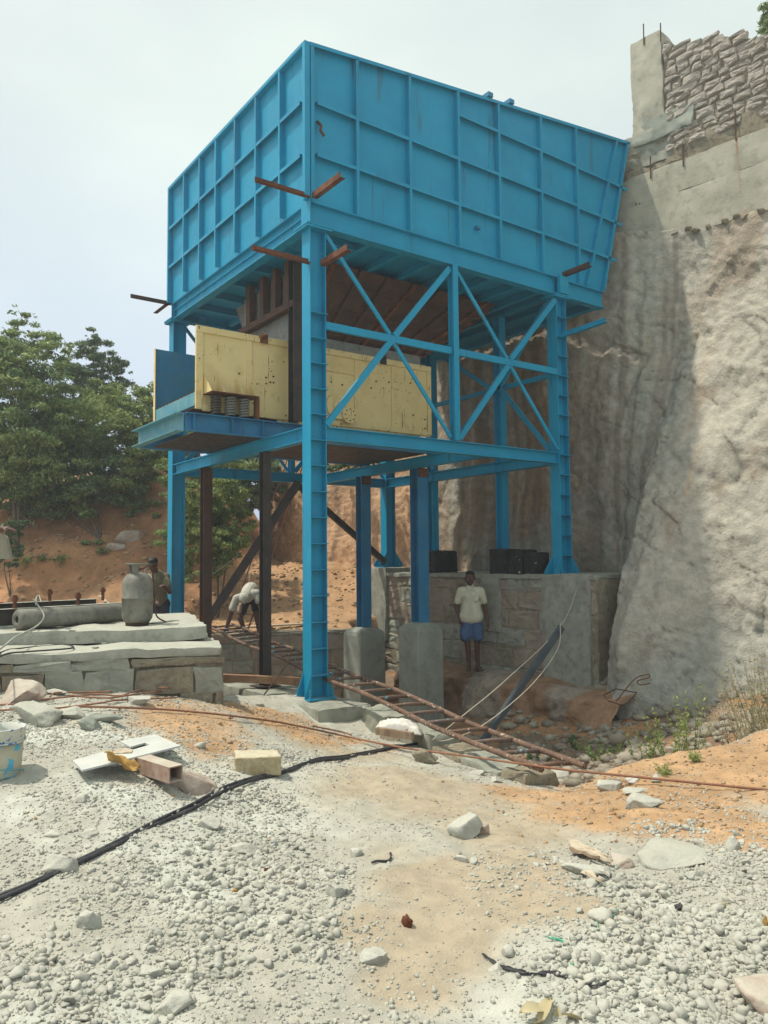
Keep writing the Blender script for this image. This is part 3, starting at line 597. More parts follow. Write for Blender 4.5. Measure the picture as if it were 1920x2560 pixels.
# ================================================================ vibrating feeder
fd = root('vibrating_feeder', (1.0, 2.2, 3.75), 'yellow vibrating feeder on coil springs lying across the blue beams under the bin', 'feeder')
FX0, FX1, FY0, FY1, FZ0, FZ1 = -1.05, 3.13, 1.42, 3.03, 3.845, 4.99
def xy(x, z): return (x, z)
pan = xz_plate([(FX0, FZ0), (.22, FZ0-.03), (.22, FZ0-.07), (.45, FZ0-.07), (FX1, FZ0-.03), (FX1, FZ1+.0), (FX0, FZ1+.02)], FY0, .012).build('side_panel', YEL, fd)
fp = lambda a, b, dd=.022: MB().b2((a[0], FY0-dd, a[1]), (b[0], FY0-.0005, b[1])).build('panel_rib', YEL, pan, bevel=.003)
fp((FX0, FZ1-.07), (FX1, FZ1+.02), .03); fp((FX0, FZ0), (FX0+.10, FZ1-.072), .026); fp((FX1-.08, FZ0), (FX1, FZ1-.072), .026); fp((FX0+.102, FZ0-.02), (FX1-.082, FZ0+.06), .024)
for x, w_ in ((-.28, .08), (.62, .05), (1.575, .05), (2.30, .06)): fp((x, FZ0+.062), (x+w_, FZ1-.072))
fp((.672, 4.66), (1.573, 4.70)); 
xz_plate([(FX0, FZ0+.02), (FX1, FZ0-.03), (FX1, FZ1), (FX0, FZ1+.06)], FY1, .012).build('side_panel', BLUEB, fd)['label'] = 'blue inner face of the far side panel'
MB().b2((FX0-.008, FY1-.04, FZ0-.05), (FX0, FY1+.03, FZ1+.06)).build('panel_edge', YEL, fd)
MB().b2((FX0+.02, FY0+.02, FZ0+.02), (FX1, FY1-.01, FZ0+.04)).build('feeder_deck', RUSTB, fd)
lip = MB().b2((FX0+.005, FY0+.02, 3.90), (FX0+.02, FY1-.015, 4.07)).b2((FX0+.005, FY0+.02, 4.071), (FX0+.09, FY1-.015, 4.083)).build('front_lip', BLUEL, fd)
tm = MB()
for k in range(34):
    y = FY0+.05+k*(FY1-FY0-.1)/33; tm.box((FX0+.03, y, 4.095), (.03, .022, .03), Matrix.Rotation(.6*(k % 3), 3, 'Z'))
tm.build('grizzly_teeth', RUSTB, fd)
# hubs, lugs
hub = MB().tube([(1.24, FY0-.06, 4.12), (1.24, FY0, 4.12)], .20, 28).tube([(1.24, FY0-.09, 4.12), (1.24, FY0-.0605, 4.12)], .10, 24).build('exciter_hub', YEL, fd, smooth=False)
MB().tube([(1.43, FY0-.10, 4.0), (1.43, FY0-.001, 4.0)], .13, 26).build('exciter_cover', YEL, fd)
for k in range(8):
    a = k*math.pi/4; MB().tube([(1.43+.09*math.cos(a), FY0-.115, 4.0+.09*math.sin(a)), (1.43+.09*math.cos(a), FY0-.101, 4.0+.09*math.sin(a))], .010, 6).build('bolt', STEEL, fd)
for k, (x, z) in enumerate([(-.05, 4.2), (.03, 4.42), (.03, 4.33), (-.08, 4.32), (.1, 4.36), (.15, 4.36), (.03, 4.22), (.15, 4.45), (.75, 4.45), (.95, 4.5), (1.15, 4.5), (1.35, 4.48), (1.5, 4.55), (.85, 4.38), (1.9, 4.5), (2.1, 4.5), (2.0, 4.62), (2.25, 4.64), (2.5, 4.65), (2.7, 4.68), (2.9, 4.7), (2.6, 4.55), (2.75, 4.15), (3.0, 4.1), (2.75, 3.95), (3.0, 3.95), (-.95, 4.05), (-.95, 3.92), (-.95, 4.6), (-.4, 4.42)]):
    MB().tube([(x, FY0-.018, z), (x, FY0-.001, z)], .013, 6).build('bolt', RUST if k % 3 else YEL, fd)
for x, mt_ in ((-.02, RUST), (2.12, STEEL)):
    MB().b2((x-.06, FY0-.05, FZ1-.08), (x+.06, FY0-.031, FZ1+.06)).tube([(x-.08, FY0-.07, FZ1), (x+.02, FY0-.07, FZ1+.03)], .03, 8).build('lifting_lug', mt_, fd)
# spring brackets and springs
def spring(x, y, z0, z1, r=.064, wr=.0145, n=7.2):
    N_ = 84; P_ = [(x+r*math.cos(2*math.pi*n*i/N_), y+r*math.sin(2*math.pi*n*i/N_), z0+wr+(z1-z0-2*wr)*i/N_) for i in range(N_+1)]
    return MB().tube(P_, wr, 6).build('coil_spring', STEEL if x < -.7 else GSTEEL, fd, smooth=True)
SX = (-.81, -.60, -.39)
for x in SX: spring(x, 1.27, 3.737, 4.045)
bz = 4.05
MB().b2((-.93, 1.14, bz), (-.21, FY0-.001, bz+.012)).build('spring_bracket', RUST, fd)
for x in (-.93, -.73, -.45, -.25):
    MB().add([(x, 1.15, bz+.013), (x, FY0-.001, bz+.013), (x, FY0-.001, bz+.30), (x+.01, 1.15, bz+.013), (x+.01, FY0-.001, bz+.013), (x+.01, FY0-.001, bz+.30)], [(0, 1, 2), (5, 4, 3), (0, 3, 4, 1), (1, 4, 5, 2), (2, 5, 3, 0)]).build('bracket_gusset', YEL, fd)
MB().bar((-.21, 1.24, 3.74), (-.21, 1.24, 4.05), .05, .09, up=(0, 1, 0)).build('bumper_post', RUST, fd)
# base beams
zb = 3.61
def bb(p0, p1, fx=1): return MB().chan(p0, p1, .10, .245, .012, fx=fx).build('base_beam', BLUEB, fd)
bb((-1.27, 1.24, zb), (2.99, 1.24, zb), -1); bb((-1.27, 3.02, zb), (2.99, 3.02, zb), 1)
MB().chan((-1.28, 1.235, zb), (-1.28, 3.025, zb), .12, .246, .012, fx=1).build('base_beam', BLUEL, fd)['label'] = 'chalky pale blue end beam'
for x in (-1.17, -.62, -.15): MB().b2((x, 1.145, 3.49), (x+.01, 1.236, 3.73)).build('web_stiffener', BLUEB, fd)
MB().b2((-1.1, 1.33, 3.495), (2.9, 2.95, 3.505)).build('base_plate', STEEL, fd)
# ================================================================ concrete and masonry
def jitbox(a, b, seed, jit=.012, sub=2):
    """rough block as plain lists"""
    m = MB(); st = random.getstate(); random.seed(seed); m.box([(a[i]+b[i])/2 for i in range(3)], [b[i]-a[i] for i in range(3)], jit=jit); random.setstate(st); return m
def roughbox(name, a, b, matr, parent=None, n=.012, cell=.06, seed=1, M=None, chip=.0, bev=.02):
    """subdivided block with an uneven surface and worn edges"""
    a = np.array(a, float); b = np.array(b, float); c = (a+b)/2; h = (b-a)/2; V = []; Fc = []
    for ax in range(3):
        for s in (-1, 1):
            u, v = [(1, 2), (2, 0), (0, 1)][ax]; nu = max(2, min(60, int(2*h[u]/cell)+1)); nv = max(2, min(60, int(2*h[v]/cell)+1))
            U, W = np.meshgrid(np.linspace(-1, 1, nu+1), np.linspace(-1, 1, nv+1), indexing='ij'); P = np.zeros((U.size, 3)); P[:, u] = U.ravel()*h[u]; P[:, v] = W.ravel()*h[v]; P[:, ax] = s*h[ax]
            f = gridf(nu+1, nv+1)
            if s > 0: f = f[:, ::-1]
            Fc.append(f+sum(len(q) for q in V)); V.append(P)
    P = np.concatenate(V); Fc = np.concatenate(Fc)
    q = h-bev; cl_ = np.clip(P, -q, q); d = P-cl_; l = np.linalg.norm(d, axis=1)+1e-9; P = cl_+d/l[:, None]*np.minimum(l, bev)[:, None]*1.0
    W = P+c
    nn = np.stack([fbm(W[:, 0]*3+7*k+seed, W[:, 1]*3, W[:, 2]*3, o=4, seed=seed+k, g=.6) for k in range(3)], 1)
    P = P+nn*n
    if chip:
        e = (np.abs(P) > (h-.05)[None]).sum(1) >= 2; k = vnoise(W[:, 0]*5, W[:, 1]*5, W[:, 2]*5, seed=seed+9); P = P*(1-(e*chip*np.clip(k, 0, 1))[:, None])
    if M is not None: P = P@np.array(M.to_3x3()).T
    b0 = np.array(wloc(parent)) if parent else c
    o = npmesh(name, P+c-b0, Fc, matr, parent)
    if not parent: o.location = c
    return o
# pedestals
for x, y, zt1, w_, lb in ((2.97, 3.22, .53, .56, 'shorter concrete pedestal with rounded top under the left inner blue post'), (3.08, 1.70, .70, .54, 'taller concrete pedestal with rounded top under the blue post nearest the standing man')):
    m = MB(); h = w_/2; lv = [(-1.35, h*1.02), (zt1-.14, h), (zt1-.07, h*.93), (zt1-.03, h*.72), (zt1, h*.42)]; vs = []; fs = []; nsd = 8
    ch_ = .93
    for z, hh_ in lv:
        vs += [(x+sx*hh_*cx, y+sy*hh_*cy, z) for sx, sy, cx, cy in ((-1, -1, 1, ch_), (-1, -1, ch_, 1), (1, -1, ch_, 1), (1, -1, 1, ch_), (1, 1, 1, ch_), (1, 1, ch_, 1), (-1, 1, ch_, 1), (-1, 1, 1, ch_))]
    for i in range(len(lv)-1):
        for j in range(8): fs.append((i*8+j, i*8+(j+1) % 8, i*8+8+(j+1) % 8, i*8+8+j))
    fs.append(tuple(range(32, 40))); m.add(vs, fs)
    p = m.build('concrete_pedestal', CONCG, None, loc=(x, y, -1.35)); tag(p, lb, 'pedestal', 'concrete pedestals in the pit')
pl0 = roughbox('concrete_plinth', (-.42, -.75, -.9), (.36, .62, -.002), CONC, n=.02, chip=.03, seed=4, bev=.015); tag(pl0, 'low grey concrete plinth under the bolted foot of the front column', 'plinth')
pl1 = roughbox('concrete_plinth', (-.40, .63, -.9), (.34, 1.95, -.004), CONC, n=.02, chip=.03, seed=6, bev=.015); tag(pl1, 'rough concrete plinth carrying the dark unpainted post', 'plinth')
def stonewall(name, label, cat, org, du, dn, L0, z0, z1, seed, sm, course=.26, wmin=.3, wmax=.6, depth=.25, mort=MORT, proud=.02, gap=.018, skip=None, group=None, topf=None, rot=0., body=True, skew=.0, jit=.02):
    """masonry: org start point, du direction along, dn outward normal; each stone is its own part"""
    du = Vector(du).normalized(); dn = Vector(dn).normalized(); r_ = random.Random(seed)
    t = root(name, org, label, cat, group); o3 = Vector(org)
    if body:
        P = [o3+du*L0*i-dn*(depth if j else 0)+Vector((0, 0, z)) for i in (0, 1) for j in (0, 1) for z in (z0, z1)]
        MB().add(P, [(0, 2, 3, 1), (4, 5, 7, 6), (0, 1, 5, 4), (2, 6, 7, 3), (0, 4, 6, 2), (1, 3, 7, 5)]).build('mortar_bed', mort, t)
    z = z0; ci = 0; cnt = 0
    while z < z1-.05:
        hgt = min(course*r_.uniform(.85, 1.15), z1-z); s = -r_.uniform(0, wmax*.6)
        while s < L0:
            wd = r_.uniform(wmin, wmax); a, b = max(s, 0), min(s+wd, L0)
            if b-a > .08 and not (skip and skip((a+b)/2, z+hgt/2)):
                hz = hgt
                if topf: hz = min(hgt, topf((a+b)/2)-z)
                if hz > .05:
                    g_ = gap; J = lambda k=jit: r_.uniform(-k, k)
                    lo = [(a+g_+J(), z+g_+J()), (b-g_+J(), z+g_+J()+skew), (b-g_+J(), z+hz-g_+J()+skew*.5), (a+g_+J(), z+hz-g_+J())]
                    cx, cz = (a+b)/2, z+hz/2; pr = proud*r_.uniform(.5, 1.5); vs = []; n = 8; ring = []
                    for k in range(4):
                        p, q = lo[k], lo[(k+1) % 4]; ring += [p, ((p[0]+q[0])/2+J()*.8, (p[1]+q[1])/2+J()*.8)]
                    for sc, dd in ((1.0, -.05), (1.0, pr*.35), (.86, pr), (.45, pr*1.25)):
                        for (px, pz) in ring:
                            vs.append(o3+du*(cx+(px-cx)*sc)+Vector((0, 0, cz+(pz-cz)*sc))+dn*(dd+(J()*.5*(sc < 1))))
                    vs.append(o3+du*(cx+J())+Vector((0, 0, cz+J()))+dn*(pr*1.3+J()*.4)); fs = []
                    for q in range(3):
                        for j in range(n): fs.append((q*n+j, q*n+(j+1) % n, (q+1)*n+(j+1) % n, (q+1)*n+j))
                    for j in range(n): fs.append((3*n+j, 3*n+(j+1) % n, 4*n))
                    if du.cross(Vector((0, 0, 1))).dot(dn) < 0: fs = [f[::-1] for f in fs]
                    MB().add(vs, fs).build('stone', sm[r_.randrange(len(sm))], t); cnt += 1
            s += wd
        z += hgt; ci += 1
    return t
# masonry wall that carries the rear columns (faces -X)
mw = stonewall('masonry_wall', 'tan stone and concrete retaining wall behind the standing man, carrying the rear columns', 'masonry wall', (4.36, -.98, 0), (0, 1, 0), (-1, 0, 0), 5.89, -.9, 1.43, 3, [STONE, STONE, MORT, CONC], course=.30, wmin=.3, wmax=.7, depth=.9, proud=.012, gap=.012, jit=.03)
roughbox('concrete_pier', (4.30, -.87, -.6), (4.95, .1, 1.469), CONC, mw, n=.01, seed=21)
roughbox('concrete_pier', (4.29, 1.05, .5), (4.6, 1.50, 1.44), CONC, mw, n=.012, seed=22)
roughbox('concrete_pier', (4.28, 4.35, .1), (4.95, 4.95, 1.598), CONC, mw, n=.012, seed=23)
roughbox('wall_cap', (4.31, -.96, 1.42), (6.0, 4.9, 1.50), CONC, mw, n=.015, seed=24)
for (a, b, s_) in (((4.38, .95, 1.47), (4.80, 1.38, 1.93), 31), ((4.40, .62, 1.47), (4.82, .93, 1.91), 32), ((4.44, .38, 1.47), (4.84, .60, 1.86), 33), ((4.36, 2.85, 1.47), (4.95, 3.55, 1.93), 34)):
    p = roughbox('tarred_block', a, b, BLACKST, n=.012, seed=s_, bev=.03)
    tag(p, {31: 'black tarred block under the rear post behind the man, widest of the group', 32: 'black tarred block between two others on the wall right of the man', 33: 'small black tarred block at the right end of the row on the wall', 34: 'single black tarred block on the wall beside the larger pedestal post'}[s_], 'stone block', 'black blocks on the masonry wall')
# pit walls of stone
v_ = Vector((2.9-1.12, 2.95-3.85, 0)); n_ = Vector((-v_.y, v_.x, 0)).normalized()*-1
stonewall('pit_wall', 'stone block wall lining the far side of the pit below the bending man', 'pit wall', (1.55, 4.62, 0), v_, n_, 1.95, -1.2, .43, 8, [STONE, CONC], course=.26, wmin=.28, wmax=.5, depth=.4, proud=.014, gap=.014)
stonewall('pit_wall', 'stone lining of the pit between the slab and the pit corner, under the ladder top', 'pit wall', (-1.9, 6.27, 0), (3.45, -1.65, 0), Vector((-.43, -.9, 0)), 3.82, -1.2, .40, 9, [STONE, CONC], course=.28, wmin=.3, wmax=.6, depth=.4, proud=.014, gap=.014)
kb = root('stone_kerb', (.40, -.80, -.3), 'low rough stone and concrete kerb along the pit edge beneath the ladder', 'kerb')
kd = Vector((-.62, -3.4, 0)).normalized(); kp = Vector((.30, -.80, 0)); Mk = Matrix((kd, Vector((-kd.y, kd.x, 0)), Vector((0, 0, 1)))).transposed(); ks = 0
for k, kl in enumerate((.62, .48, .7, .55, .62, .42)):
    kc = kp+kd*(ks+kl/2); hz_ = (-.02, -.07, -.03, -.10, -.06, -.02)[k]
    roughbox('kerb_block', (kc.x-kl/2+.012, kc.y-.17, -.62), (kc.x+kl/2-.012, kc.y+.17, hz_), MORT if k % 2 else CONC, kb, n=.035, cell=.035, seed=90+k, M=Mk, chip=.05, bev=.03); ks += kl
# ================================================================ retaining wall on top of the rock
WA = math.radians(99.6); wd_ = Vector((-math.cos(WA), -math.sin(WA), 0)); wn = Vector((-math.sin(WA), math.cos(WA), 0))   # wd_ runs towards the camera side
W0 = Vector((6.80, -.10, 0))
def wbox(name, s0, s1, n0, n1, z0, z1, matr, par, **k):     # box in wall coordinates (along, out, up)
    Mx = Matrix((wd_, wn, Vector((0, 0, 1)))).transposed(); c = W0+wd_*(s0+s1)/2+wn*(n0+n1)/2+Vector((0, 0, (z0+z1)/2)); h = (abs(s1-s0)/2, abs(n1-n0)/2, abs(z1-z0)/2)
    return roughbox(name, (c.x-h[0], c.y-h[1], c.z-h[2]), (c.x+h[0], c.y+h[1], c.z+h[2]), matr, par, M=Mx, **k)
CONCS = mat('stained_concrete', [(.36, .345, .275), (.46, .44, .355), (.28, .27, .22)], 2.2, .93, .5, 30, .012, drips=((.33, .16, .075), 3.4, .66))
rw = root('retaining_wall', W0+Vector((0, 0, 7.5)), 'tall retaining wall of mauve stone over a stained concrete band on top of the cliff', 'retaining wall')
wbox('concrete_band', -.9, 6.2, -.9, .06, 7.36, 8.19, CONCS, rw, n=.02, seed=41, bev=.01, cell=.09)
wbox('concrete_band', -.9, 6.2, -.9, .035, 8.19, 8.75, CONCS, rw, n=.015, seed=42, bev=.012, cell=.09)
wbox('concrete_block', -.55, 6.2, -.9, -.02, 8.74, 9.25, MORT, rw, n=.06, seed=43, cell=.07)
wbox('concrete_block', -.35, .75, -.9, -.0, 8.9, 9.52, CONC, rw, n=.05, seed=44, cell=.06)
wbox('rough_concrete', .02, 1.15, -.6, .035, 9.3, 9.72, CONCG, rw, n=.03, seed=45, cell=.045)
wbox('concrete_pillar', .03, .62, -.8, .05, 9.42, 11.30, CONCS, rw, n=.02, seed=46, cell=.07, chip=.02)
def topz(s): return 11.28-.40*max(s-.1, 0)+.05*math.sin(s*5)
for z_, g_ in ((9.25, 0),):
    o_ = W0+wd_*.63-wn*.02
    def tf(s): return topz(s+.63)
    q = stonewall('stone_facing', None, None, tuple(o_), wd_, wn, 4.2, 8.98, 11.3, 17, [STONEP, STONEP, STONEP, STONEP, BRICKR] if 0 else [STONEP], course=.142, wmin=.17, wmax=.36, depth=.7, proud=.036, gap=.009, jit=.03, topf=tf, body=False, skew=.035)
    # re-home the stones in the wall itself
    for c_ in list(q.children):
        off = wloc(c_)-wloc(rw); c_.parent = rw; c_.location = off
    bpy.data.objects.remove(q)
    vs = []; 
    for i in range(18):
        s = i*.25
        for d in (0, -.7):
            for z in (8.9, tf(s)-.03): p = o_+wd_*s+wn*d; vs.append((p.x, p.y, z))
    fs = []
    for i in range(17):
        a = i*4; b = a+4; fs += [(a, b, b+1, a+1), (a+1, b+1, b+3, a+3), (a+2, a+3, b+3, b+2)]
    fs += [(0, 1, 3, 2)]
    MB().add(vs, fs).build('mortar_bed', MORT, rw)
# smooth patches of concrete lower down and the rubble seam at the rock
for k in range(26):
    s = -.2+k*.2+random.uniform(-.05, .05); p = W0+wd_*s+wn*(.04+random.uniform(-.03, .05))+Vector((0, 0, 7.40+random.uniform(-.05, .05)))
    blob('seam_rubble', p, (.10, .07, .055), MORT, seed=200+k, sub=2, parent=rw, flat=True)
for s, z0, z1 in ((.30, 11.15, 11.55), (.62, 11.05, 11.4), (.95, 8.6, 9.0), (.35, 8.6, 9.02), (1.85, 8.72, 9.25), (2.85, 8.75, 9.3), (.05, 7.9, 8.25), (.12, 7.88, 8.22)):
    p = W0+wd_*s+wn*.05; MB().tube([(p.x, p.y, z0), (p.x+.01, p.y, z1)], .012, 6).build('reinforcing_bar', RUSTB, rw)
# ================================================================ slab platform at the left
slab = root('concrete_slab', (-3.6, -.6, .5), 'two-tier dusty concrete slab with stone sides holding the gas cylinder and roller', 'concrete slab')
e1 = Vector((-1.92, -1.47, 0)); e2 = Vector((-3.815, -.863, 0)); ed = (e2-e1).normalized(); en = Vector((ed.y, -ed.x, 0))      # front edge runs to the left
if en.dot(Vector((CP[0], CP[1], 0))-e1) < 0: en = -en
Ms = Matrix((ed, en, Vector((0, 0, 1)))).transposed()
def sbox(name, s0, s1, n0, n1, z0, z1, matr, par, o=e1, **k):
    c = o+ed*(s0+s1)/2+en*(n0+n1)/2+Vector((0, 0, (z0+z1)/2)); h = (abs(s1-s0)/2, abs(n1-n0)/2, abs(z1-z0)/2)
    return roughbox(name, (c.x-h[0], c.y-h[1], c.z-h[2]), (c.x+h[0], c.y+h[1], c.z+h[2]), matr, par, M=Ms, **k)
sbox('lower_tier', 0, 7, -3.2, 0, .83, .925, DUSTC, slab, n=.022, seed=51, cell=.04, bev=.02, chip=.014)
sbox('slab_core', .03, 7, -3.2, -.03, -.3, .83, MORT, slab, n=.01, seed=52, cell=.1)
sbox('upper_tier', .10, 7, -3.1, -.62, .92, 1.062, DUSTC, slab, n=.022, seed=53, cell=.04, bev=.02, chip=.014)
for args in ((e1-ed*0, ed, en, 6.8, 61), (e1-en*3.0, en, -ed, 3.0, 62)):
    q = stonewall('side_stones', None, None, tuple(args[0]+Vector((0, 0, 0))), args[1], args[2], args[3], -.1, .83, args[4], [CONC, MORT, CONC], course=.29, wmin=.28, wmax=.62, depth=.2, proud=.006, gap=.007, jit=.02, body=False)
    for c_ in list(q.children):
        off = wloc(c_)-wloc(slab); c_.parent = slab; c_.location = off
    bpy.data.objects.remove(q)
def sp(u, v, d): return Vector(at(u, v, d))
def zpt(u, v, z):
    r = ray(u, v); t = (z-CP[2])/r[2]; return Vector(CP+r*t)
# gas cylinder
c0 = zpt(343, 1563, 1.062); R_c = .163
gc = root('gas_cylinder', c0, 'dented grey steel gas cylinder with a ring handle, standing on the concrete slab', 'gas cylinder')
prof_ = [(0, .03), (.13, .035), (R_c-.005, .08), (R_c, .12), (R_c, .285), (R_c+.006, .288), (R_c+.006, .30), (R_c, .303), (R_c, .45), (R_c-.012, .50), (R_c-.05, .55), (.05, .575), (0, .58)]
def lathe(prof_, c, n=32, name='x', matr=None, par=None, ax=None):
    vs = []; fs = []
    for r, z in prof_:
        for j in range(n): vs.append(Vector((r*math.cos(2*math.pi*j/n), r*math.sin(2*math.pi*j/n), z)))
    for i in range(len(prof_)-1):
        for j in range(n): fs.append((i*n+j, i*n+(j+1) % n, (i+1)*n+(j+1) % n, (i+1)*n+j))
    if ax is not None: vs = [ax @ p for p in vs]
    return MB().add([p+Vector(c) for p in vs], fs).build(name, matr, par, smooth=True)
GASM = mat('scuffed_grey_cylinder', [(.15, .15, .125), (.22, .215, .18), (.11, .10, .08)], 5, .6, .3, 40, .006, spots=((.10, .06, .04), 24, .70))
lathe(prof_, c0, name='tank', matr=GASM, par=gc)
lathe([(.115, 0), (.122, 0), (.128, .05), (.121, .055), (.115, 0)], c0, name='foot_ring', matr=RUSTB, par=gc)
lathe([(.088, .652), (.128, .652), (.130, .672), (.088, .672), (.088, .652)], c0, name='ring_handle', matr=GASM, par=gc)
for k in range(3):
    a = 2.0+k*2.1; p = c0+Vector((.075*math.cos(a), .075*math.sin(a), 0)); q = c0+Vector((.1*math.cos(a), .1*math.sin(a), 0))
    MB().bar(p+Vector((0, 0, .55)), q+Vector((0, 0, .66)), .07, .006, up=(math.cos(a), math.sin(a), 0)).build('handle_strut', GASM, gc)
MB().tube([c0+Vector((0, 0, .57)), c0+Vector((0, 0, .62))], .02, 10).tube([c0+Vector((.0, 0, .61)), c0+Vector((.05, -.01, .61))], .012, 8).build('valve', RUSTB, gc)
def catm(P, n=10):
    P = [Vector(p) for p in P]; P = [P[0]*2-P[1]]+P+[P[-1]*2-P[-2]]; o = []
    for i in range(1, len(P)-2):
        for k in range(n):
            t = k/n; a, b, c, d = P[i-1:i+3]; o.append(.5*((2*b)+(-a+c)*t+(2*a-5*b+4*c-d)*t*t+(-a+3*b-3*c+d)*t**3))
    return o+[P[-2]]
hs = MB().tube(catm([c0+Vector((.05, -.01, .61)), c0+Vector((.13, -.02, .64)), c0+Vector((.17, .0, .52)), c0+Vector((.185, 0, .3)), c0+Vector((.2, -.03, .1)), c0+Vector((.3, -.05, .02))]), .009, 6).build('gas_hose', RUST, None, True, loc=c0)
tag(hs, 'thin brown hose running down the right side of the gas cylinder', 'hose')
# roller lying on the slab
ra = zpt(14+22, 1568, 1.062)+Vector((0, 0, 0)); r_r = .105
rdir = (zpt(300, 1550, 1.062)-zpt(36, 1570, 1.062)).normalized(); rs_ = zpt(40, 1575, 1.062)+Vector((0, 0, r_r)); 
rdir.z = 0; rdir.normalize()
rl_ = root('steel_roller', rs_, 'long grey steel roller lying on the slab left of the gas cylinder', 'roller')
axm = rdir.to_track_quat('Z', 'Y').to_matrix()
lathe([(.03, .02), (.045, .0), (.06, 0), (r_r-.015, .004), (r_r, .02), (r_r, 1.35), (r_r-.01, 1.37), (.04, 1.37), (.03, 1.35)], rs_, 28, 'roller_tube', GASM, rl_, axm)
lathe([(.0, .012), (.038, .012), (.04, .03), (0, .031)], rs_, 16, 'hole_shade_disc', BLACKST, rl_, axm)  # black disc painted as the shade inside the roller's open end
# channel frame with bolts behind the roller
pa = zpt(8, 1530, 1.062); fr = root('bolted_channels', pa, 'dark steel channel base with upright rusty bolts behind the roller', 'steel base')
nrm = Vector((-rdir.y, rdir.x, 0)); nrm = nrm if nrm.dot(Vector(Fv)) > 0 else -nrm
fb = rs_+nrm*.28-rdir*.6; fb.z = 1.062
for dn_, hz in ((0, .17), (.62, .20)):
    a = fb+nrm*dn_+Vector((0, 0, hz/2+.03)); MB().chan(a, a+rdir*2.1, .09, hz, .012, fx=1).build('channel', DARKST if 0 else STEEL, fr)
    MB().bar(a+Vector((0, 0, hz/2+.003))-nrm*0, a+rdir*2.1+Vector((0, 0, hz/2+.003)), .10, .004).build('dusty_flange', DUSTC, fr)
for k in (0, 2.05): MB().bar(fb+rdir*k+Vector((0, 0, .1)), fb+rdir*k+nrm*.62+Vector((0, 0, .1)), .06, .14).build('cross_member', STEEL, fr)
for u, v0, v1, dn_ in ((37, 1510, 1475, 0), (124, 1496, 1463, .62), (195, 1505, 1469, 0), (257, 1488, 1457, .62)):
    # bolt where the frame line meets that picture column
    r = ray(u, 1500); best = None
    A_m = np.array([[r[0], -rdir.x], [r[1], -rdir.y]]); bvec = np.array([fb.x+nrm.x*dn_-CP[0], fb.y+nrm.y*dn_-CP[1]]); tt, ss = np.linalg.solve(A_m, bvec)
    p = fb+nrm*dn_+rdir*ss; zb_l = 1.062+.2+(.03 if dn_ else 0); p.z = zb_l-.02
    MB().tube([p, p+Vector((0, 0, .15))], .02, 10).tube([p+Vector((0, 0, .105)), p+Vector((0, 0, .145))], .034, 6).tube([p+Vector((0, 0, .151)), p+Vector((0, 0, .165))], .022, 6).build('anchor_bolt', RUST, fr)
# cables on the slab
def cable(name, P, r, mt, lab, cat, n=8, k=6, grp=None):
    P = [Vector(p) for p in P]; o = MB().tube(catm(P, n), r, k).build(name, mt, None, True, loc=P[0]); return tag(o, lab, cat, grp)
cable('grey_cable', [rs_+rdir*.18-nrm*0+Vector((0, 0, .2)), rs_+rdir*.22-nrm*.04+Vector((0, 0, .12)), rs_+rdir*.22-nrm*.14+Vector((0, 0, .02)), rs_+rdir*.1-nrm*.2-Vector((0, 0, .07)), zpt(40, 1592, 1.07), zpt(14, 1612, 1.02), zpt(-10, 1630, .95)], .009, GREYC, 'pale grey cable hanging over the left end of the roller', 'cable')
cable('grey_cable', [zpt(90, 1512, 1.3), zpt(91, 1500, 1.3)+Vector((0, 0, .03)), zpt(97, 1494, 1.3)+Vector((0, 0, .03)), zpt(103, 1505, 1.3)], .008, GREYC, 'short looped end of grey cable poking up between the first two bolts', 'cable')
cable('grey_cable', [zpt(245, 1492, 1.28), zpt(252, 1490, 1.3), zpt(262, 1500, 1.27), zpt(272, 1508, 1.24)], .008, WHITEP, 'white cable end draped over the frame by the bolt nearest the cylinder', 'cable')
cable('dark_cable', [zpt(-20, 1640, .935), zpt(20, 1625, .937), zpt(45, 1622, .937), zpt(90, 1617, .937), zpt(150, 1613, .937), zpt(178, 1614, .937), zpt(180, 1620, .937), zpt(140, 1624, .937), zpt(70, 1629, .937), zpt(20, 1634, .937), zpt(-20, 1650, .937)], .009, RUBB, 'dark doubled cable lying along the lower tier of the slab', 'cable')
bt = blob('small_scrap', zpt(2, 1508, 1.27), (.04, .03, .02), RED, 301, sub=2); tag(bt, 'small red plastic bit at the left edge beside the channel frame', 'scrap')
for k, (u, v) in enumerate([(170, 1571), (180, 1576), (238, 1572), (250, 1568), (262, 1571), (245, 1606), (258, 1608), (238, 1618), (320, 1609), (360, 1605), (225, 1606)]):
    p = zpt(u, v, 1.066 if v < 1590 else .93); tag(blob('concrete_chip', p, (.035, .03, .006), CONCG, 310+k, sub=2, flat=True), ['leftmost flake of concrete in front of the roller', 'second flake from the left in front of the roller', 'upper flake midway between roller end and cylinder', 'lower flake midway between roller end and cylinder', 'flake of concrete nearest the gas cylinder', 'upper flake of the small cluster on the lower tier', 'right flake of the small cluster on the lower tier', 'nearest flake at the front edge of the lower tier', 'flake on the lower tier right below the gas cylinder', 'rightmost flake on the lower tier of the slab', 'leftmost flake of the cluster on the lower tier'][k], 'chip', 'flakes on the slab')
pp = zpt(400, 1557, 1.07); tag(MB().bar(pp-rdir*.12, pp+rdir*.22+Vector((0, 0, .01)), .12, .012).build('steel_plate', GSTEEL, None, loc=pp), 'thin flat plate lying on the slab right of the gas cylinder', 'plate')
